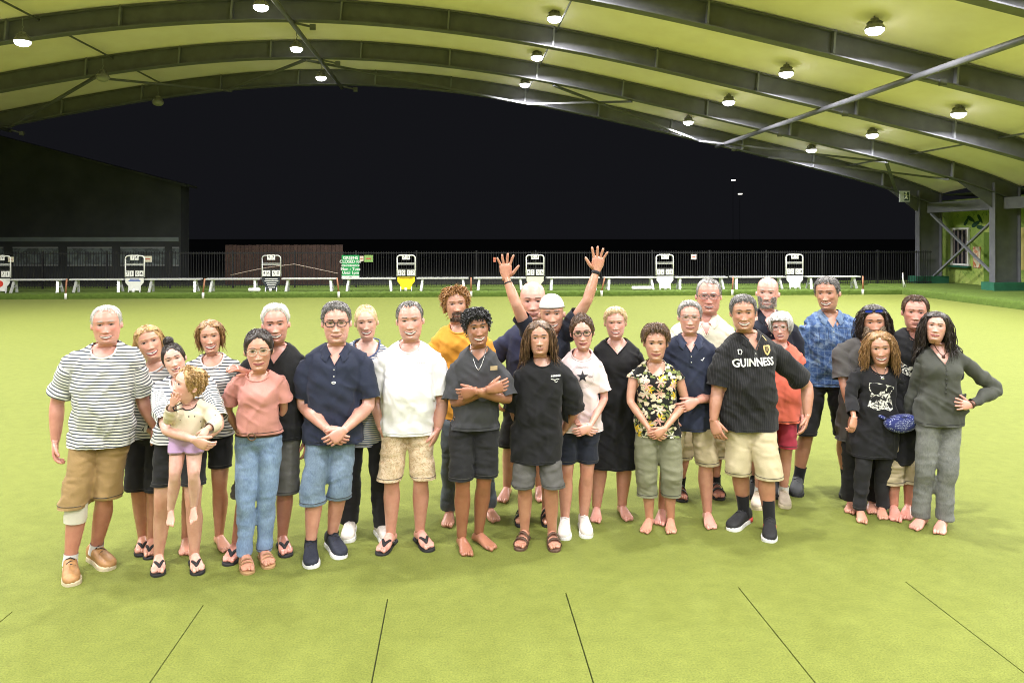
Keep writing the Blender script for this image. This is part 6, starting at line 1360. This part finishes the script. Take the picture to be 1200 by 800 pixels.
person(dict(id='p20', sex='m', label='tall old man with glasses and cream open-collar shirt at the back', fa=((796, 578), (800, 592)), fb=((838, 576), (847, 590)), head=((831, 325), (831, 366)), sh=((784, 388), (866, 386)), hipx=826, skin='ruddy', bulk=1.12, fat=.6,
    face=dict(mouth='open', open=.5, smile=.5, eyes=.6, red=1.0, jaw=1.12, wide=1.04, brow='white', bags=1, hair=hs('grey', line='recede', tk=.025, n=1300, len=.13, up=.1, down=.3, flow=(.3, -.3, 0)), glasses=dict(col=(.16, .13, .13), rx=.12, rz=.075, r=.0022)), shirt=shirt(CREAM, 480, sleeve=.85, neck='polo', nd=.15, name='shirt'), bottom=short(KHAKI, (535, 535), leg=.022), shoes=('sandal', (RUB, RUB)), sock=(.09, SOCKB)))
person(dict(id='p21', sex='m', label='smiling man in black striped football jersey and cream shorts', fa=((872, 612), (844, 628)), fb=((902, 622), (902, 643)), head=((871, 344), (873, 386)), sh=((838, 412), (922, 408)), shd=(0, .04), arma=((840, 460, .0), (836, 493, -.06), (844, 517, -.10), dict(curl=.4, n=(.6, .8, 0))), armb=((946, 452, .12), (946, 487, .04), (941, 512, -.02), dict(curl=.3)), hipx=878, skin='olive', bulk=1.10, fat=.5, legr=1.08,
    face=dict(mouth='grin', smile=1.0, eyes=.5, red=.6, jaw=1.06, wide=1.03, brow='dark', hair=hs('salt', line='short', tk=.035, n=1300, len=.13, up=.14, down=.3, flow=(0, .2, 0), topvol=.4)), shirt=shirt(PINB, 502, sleeve=.80, neck='polo', name='football_jersey', cmat=BLK, sr=.028, loose=.016), bottom=short(CREAMS, (556, 556), leg=.024), shoes=('shoe', (pmat('blk_mesh', (.02, .02, .022), .7, .2, 60, .4, 300), SOLEW, LACEB, REDS)), sock=(.18, SOCKB)))
P = PEOPLE['p21']
v, f = text_mesh('GUINNESS', .083, .0022, 0, .80)
mesh_obj('jersey_lettering', conform(P, v[:, :2]+np.array([-.018, -.205]), .015), f, CARD, P.shirt, P.base, smooth=False)
GOLDP = pmat('gold_print', (.62, .45, .16), .4)
print_poly(P, [(-.030, .040), (-.012, .028), (.02, .030), (.031, .024), (.028, -.012), (.012, -.035), (-.002, -.046), (-.018, -.032), (-.027, -.006)], GOLDP, 'harp_crest', .093, -.115)
print_poly(P, [(-.016, .020), (.014, .020), (.018, -.006), (-.001, -.030), (-.015, -.012)], BLK, 'harp_field', .093, -.115, .0055)
for q in (-.009, -.003, .003, .009): line_strip(P, [(.093+q, -.097), (.093+q*.8, -.128)], .0016, GOLDP, 'harp_string', .007)
line_strip(P, [(-.115+.014*x_, -.125+.018*y_) for x_, y_ in ((-.6, 1), (.7, 1), (1, .2), (.5, -1), (-.6, -.7), (-.6, 1))], .005, CARD, 'maker_logo')
line_strip(P, [(.072, -.012), (.088, -.040), (.094, -.052)], .005, GOLDP, 'collar_trim', .022)
person(dict(id='p22', sex='m', label='bald man with grey beard and navy polo at the back', fa=((885, 575), (880, 588)), fb=((912, 575), (917, 588)), head=((901, 325), (900, 361)), hyaw=-8, sh=((866, 380), (938, 384)), hipx=900, skin='pink', bulk=1.10, fat=.4,
    face=dict(mouth='grin', open=.4, smile=.6, eyes=.5, red=1.2, jaw=1.05, hairtop=0, brow='grey', beard=dict(col='grey', len=.032, n=1300, rad=.0019), stubble=.3), shirt=shirt(DNAVY, 470, sleeve=.8, neck='polo', nd=.15, name='polo_shirt'), bottom=short(DNAVY, (530, 530)), shoes=('shoe', (RUB, RUB)), sock=(.09, SOCKB)))
person(dict(id='p23', sex='f', label='white-haired old woman with glasses in coral top and crimson shorts', fa=((889, 588), (883, 605)), fb=((918, 586), (924, 604)), head=((915, 365), (917, 398)), hdd=-.02, sh=((886, 415), (944, 415)), hipx=912, skin='pink', bulk=1.10, fat=.5, hyaw=-10,
    face=dict(mouth='open', open=.35, smile=.2, eyes=.7, red=.6, bags=1, brow='white', hairtop=.08, jaw=1.0, hair=hs('white', line='full', tk=.085, n=1120, len=.36, seg=6, up=.2, down=.8, grav=.25, mess=.15, flow=(0, .05, 0), rad=0.0037, cling=.12, topvol=.2), glasses=dict(col=(.55, .50, .48), rx=.11, rz=.085, r=.0016, sq=.9)), shirt=shirt(CORAL, 493, sleeve=.1, neck='crew', nd=.05, name='top', loose=.02), bottom=short(CRIM, (523, 523), leg=.02), shoes=('shoe', (SNKB, GUM, GUM)), sock=(.08, SOCKW)))
person(dict(id='p24', sex='m', label='tall man in long-sleeved blue patterned shirt and black shorts', fa=((935, 572), (930, 589)), fb=((993, 575), (992, 591)), head=((969, 322), (972, 362)), hyaw=-14, sh=((941, 378), (1010, 378)), arma=((940, 422, .04), (945, 458, .02)), armb=((1011, 424, .05), (1006, 460, .04)), hipx=970, skin='olive',
    face=dict(mouth='grin', smile=1.0, eyes=.45, red=.6, jaw=.98, hollow=.6, brow='brown', stubble=.3, hair=hs('salt', line='short', tk=.03, n=1300, len=.13, up=.05, down=.4)), shirt=shirt(BSHIRT, 451, sleeve=1.85, neck='polo', name='shirt', sr=.026, amp=.014), bottom=short(BLK2, (508, 508), leg=.020), shoes=('shoe', (SNKG, RUB, LACEB)), sock=(.14, SOCKB)))
P = PEOPLE['p24']
for sx_ in (-1, 1): line_strip(P, [(sx_*.045, -.115), (sx_*.115, -.115), (sx_*.115, -.215), (sx_*.08, -.228), (sx_*.045, -.215), (sx_*.045, -.115)], .004, pmat('seam_blue', (.03, .05, .12), .8), 'pocket_seam', .005)
person(dict(id='p25', sex='m', label='man with long fair beard, dark curls and blue sunglasses on his head', fa=((998, 594), (993, 609)), fb=((1022, 594), (1024, 608)), head=((1024, 356), (1027, 396)), sh=((980, 406), (1055, 402)), arma=((989, 449, -.02), (1000, 488, -.10), (1000, 506, -.13), dict(n=(.4, .8, 0), curl=.45)), armb=((1071, 408, .10), (1092, 420, .10)), hipx=1012, skin='olive',
    face=dict(mouth='neutral', smile=.4, eyes=.5, red=.5, brow='dark', jaw=1.0, hair=hs('dark', line='part', tk=.05, n=760, len=.85, hug=0, seg=11, up=.1, down=.9, split=.5, grav=.4, back=1.1, mess=.2, rad=0.0040, cling=.07, curl=.03, turns=3, long=1), beard=dict(col='greyblond', len=1.05, n=1040, rad=.0045, seg=11, grav=.5, curl=.014, long=1), glasses=dict(col=(.02, .02, .03), z=.36, rx=.12, rz=.055, r=.004, shades=1)), shirt=shirt(GREYT2, 515, sleeve=.85, neck='crew', sr=.028), bottom=short(BLK2, (598, 598), kind='pants', name='trousers')))
person(dict(id='p26', sex='f', label='small woman with wavy hair, black tunic with white print and leggings', fa=((1008, 605), (1012, 621)), fb=((1033, 601), (1039, 619)), head=((1031, 387), (1034, 426)), sh=((1000, 434), (1065, 438)), arma=((996, 466, .02), (1001, 490, -.14), (998, 506, -.16), dict(n=(-.3, 1, 0), curl=.5)), armb=((1066, 474, .02), (1074, 460, -.10), (1082, 458, -.14), dict(n=(.2, 1, 0), curl=.4)), hipx=1027, skin='tan', H=1.50,
    face=dict(mouth='grin', smile=.9, eyes=.7, red=.3, jaw=.9, brow='brown', hair=hs('dirtyblonde', line='part', tk=.05, n=960, len=1.0, hug=0, seg=11, up=.1, down=.9, split=.45, grav=.4, back=1.1, mess=.18, rad=0.0040, cling=.06, curl=.028, turns=3, long=1)), shirt=shirt(BLK, 533, sleeve=1.75, neck='crew', nd=.06, name='tunic', flare=.02, sr=.02), bottom=short(BLK2, (594, 599), kind='pants', name='leggings', tube=.058)))
def graphic_mat(key, s):
    m, t, b = nt(key); v = texco(t); n1 = noise(t, v, s, 3, .6, 2.5); n2 = noise(t, v, s*.35, 2); a = mth(t, 'ADD', n1.outputs[0], mth(t, 'MULTIPLY', mth(t, 'SUBTRACT', n2.outputs[0], .5), .4))
    t.links.new(ramp(t, a, [(.0, (.016, .016, .018)), (.47, (.016, .016, .018)), (.49, (.70, .69, .64))]), b.inputs['Base Color']); b.inputs['Roughness'].default_value = .8; return m
P = PEOPLE['p26']; print_poly(P, [(-.085, .10), (-.02, .108), (.05, .10), (.095, .088), (.085, .06), (.06, .03), (.075, -.02), (.085, -.085), (.06, -.10), (.02, -.088), (-.03, -.105), (-.10, -.085), (-.085, -.04), (-.075, .02), (-.09, .06)], graphic_mat('bird_print', 26), 'front_print', -.012, -.225); set_bvh(P); necklace(P, .10, .055, SILV, .002, .016)
person(dict(id='p27', sex='m', label='dark-haired man in printed black tee at the back right', fa=((1047, 602), (1050, 613)), fb=((1065, 601), (1059, 618)), head=((1075, 345), (1073, 385)), sh=((1034, 398), (1122, 402)), hipx=1062, skin='ruddy', D=6.15,
    face=dict(mouth='neutral', smile=.2, eyes=.5, red=1.0, brow='brown', hollow=.5, bags=1, stubble=.25, hair=hs('brown', line='recede', tk=.05, n=1300, len=.13, up=.3, down=.4, flow=(0, -.3, .1), lift=-.03)), shirt=shirt(BLK, 541, sleeve=.8, neck='crew', nd=.06), bottom=short(KHAKI, (564, 563), leg=.016, amp=.013)))
P = PEOPLE['p27']; print_poly(P, [(-.14, .07), (.06, .09), (.10, .0), (.08, -.13), (-.02, -.15), (-.12, -.10)], graphic_mat('tee_print', 22), 'front_print', -.02, -.22)
person(dict(id='p28', sex='f', label='woman with long dark wavy hair in grey cardigan and grey jeans, hand on hip', fa=((1081, 614), (1062, 626)), fb=((1105, 618), (1098, 632)), head=((1101, 364), (1097, 400)), hyaw=-6, hpitch=5, sh=((1076, 421), (1140, 419)), arma=((1072, 455, .14), (1064, 488, .20)), armb=((1168, 455, .03), (1136, 475, -.10), (1112, 472, -.20), dict(n=(0, .9, -.2), curl=.15, spread=.16, thumb=.8)), hipx=1103, skin='pink', hyp=0,
    face=dict(mouth='smile', smile=.3, eyes=.5, red=.4, jaw=.92, brow='dark', hair=hs('dark', line='part', tk=.045, n=960, len=1.35, hug=0, seg=13, up=.1, down=.8, split=.3, flow=(-.35, .0, 0), back=1.1, part=.12, grav=.4, mess=.12, rad=0.0043, cling=.06, curl=.028, turns=3, long=1)), shirt=shirt(CARDI, 497, sleeve=1.88, neck='v', nd=.15, nw=.095, name='cardigan', sr=.014, loose=.004), bottom=short(GDENIM, (617, 618), kind='pants', name='jeans', tube=.068, amp=.0065)))
P = PEOPLE['p28']; set_bvh(P); necklace(P, .10, .06, BELT, .0025, .014)
line_strip(P, [(.0, -.155), (.004, -.25), (.0, -.36)], .012, cloth('cardigan_band', (.06, .062, .055)), 'button_band', .005)
for z_ in np.linspace(-.17, -.34, 6): c0 = P.surf(.002, z_, .008); mesh_obj('button', *tube_vf(np.array([c0, c0+P.fw*.003]), .0055, 8), pmat('button_dark', (.04, .04, .04), .4), P.shirt, P.base)
band(P, 1, .95, .014, .031, LEAB, 'bracelet')
# blue star-print bag on the hip of the man behind
c = PX(1057, 494, PEOPLE['p27'].D-.20); mb = MB(); a = np.arange(20)*2*math.pi/20
R_ = np.array([[(math.cos(t)*.135*s, y, math.sin(t)*.075*s*(1.1 if math.sin(t) < 0 else .75)+.015*math.cos(t)) for t in a] for s, y in ((.55, .045), (.95, .035), (1, .0), (.93, -.035), (.5, -.05))]); v, f = loft_vf(R_)
mb.add(v, f); bo = mb.build('waist_bag', STARM, None, True, tuple(c)); tag(bo, 'blue waist bag with white stars beside the woman in the grey cardigan', 'bag')
s = MB(); s.tube([(-.12, .01, .03), (0, -.047, .045), (.12, .01, .03)], .004, 6); s.build('zip', BLK, bo, True)
s = MB(); s.tube([(.12, .02, .02), (.2, .10, .05), (.22, .22, .07)], .014, 8); s.tube([(-.12, .02, .02), (-.19, .10, .05), (-.2, .22, .07)], .014, 8); s.build('strap', STARM, bo, True)
bpy.data.scenes.remove(TS)
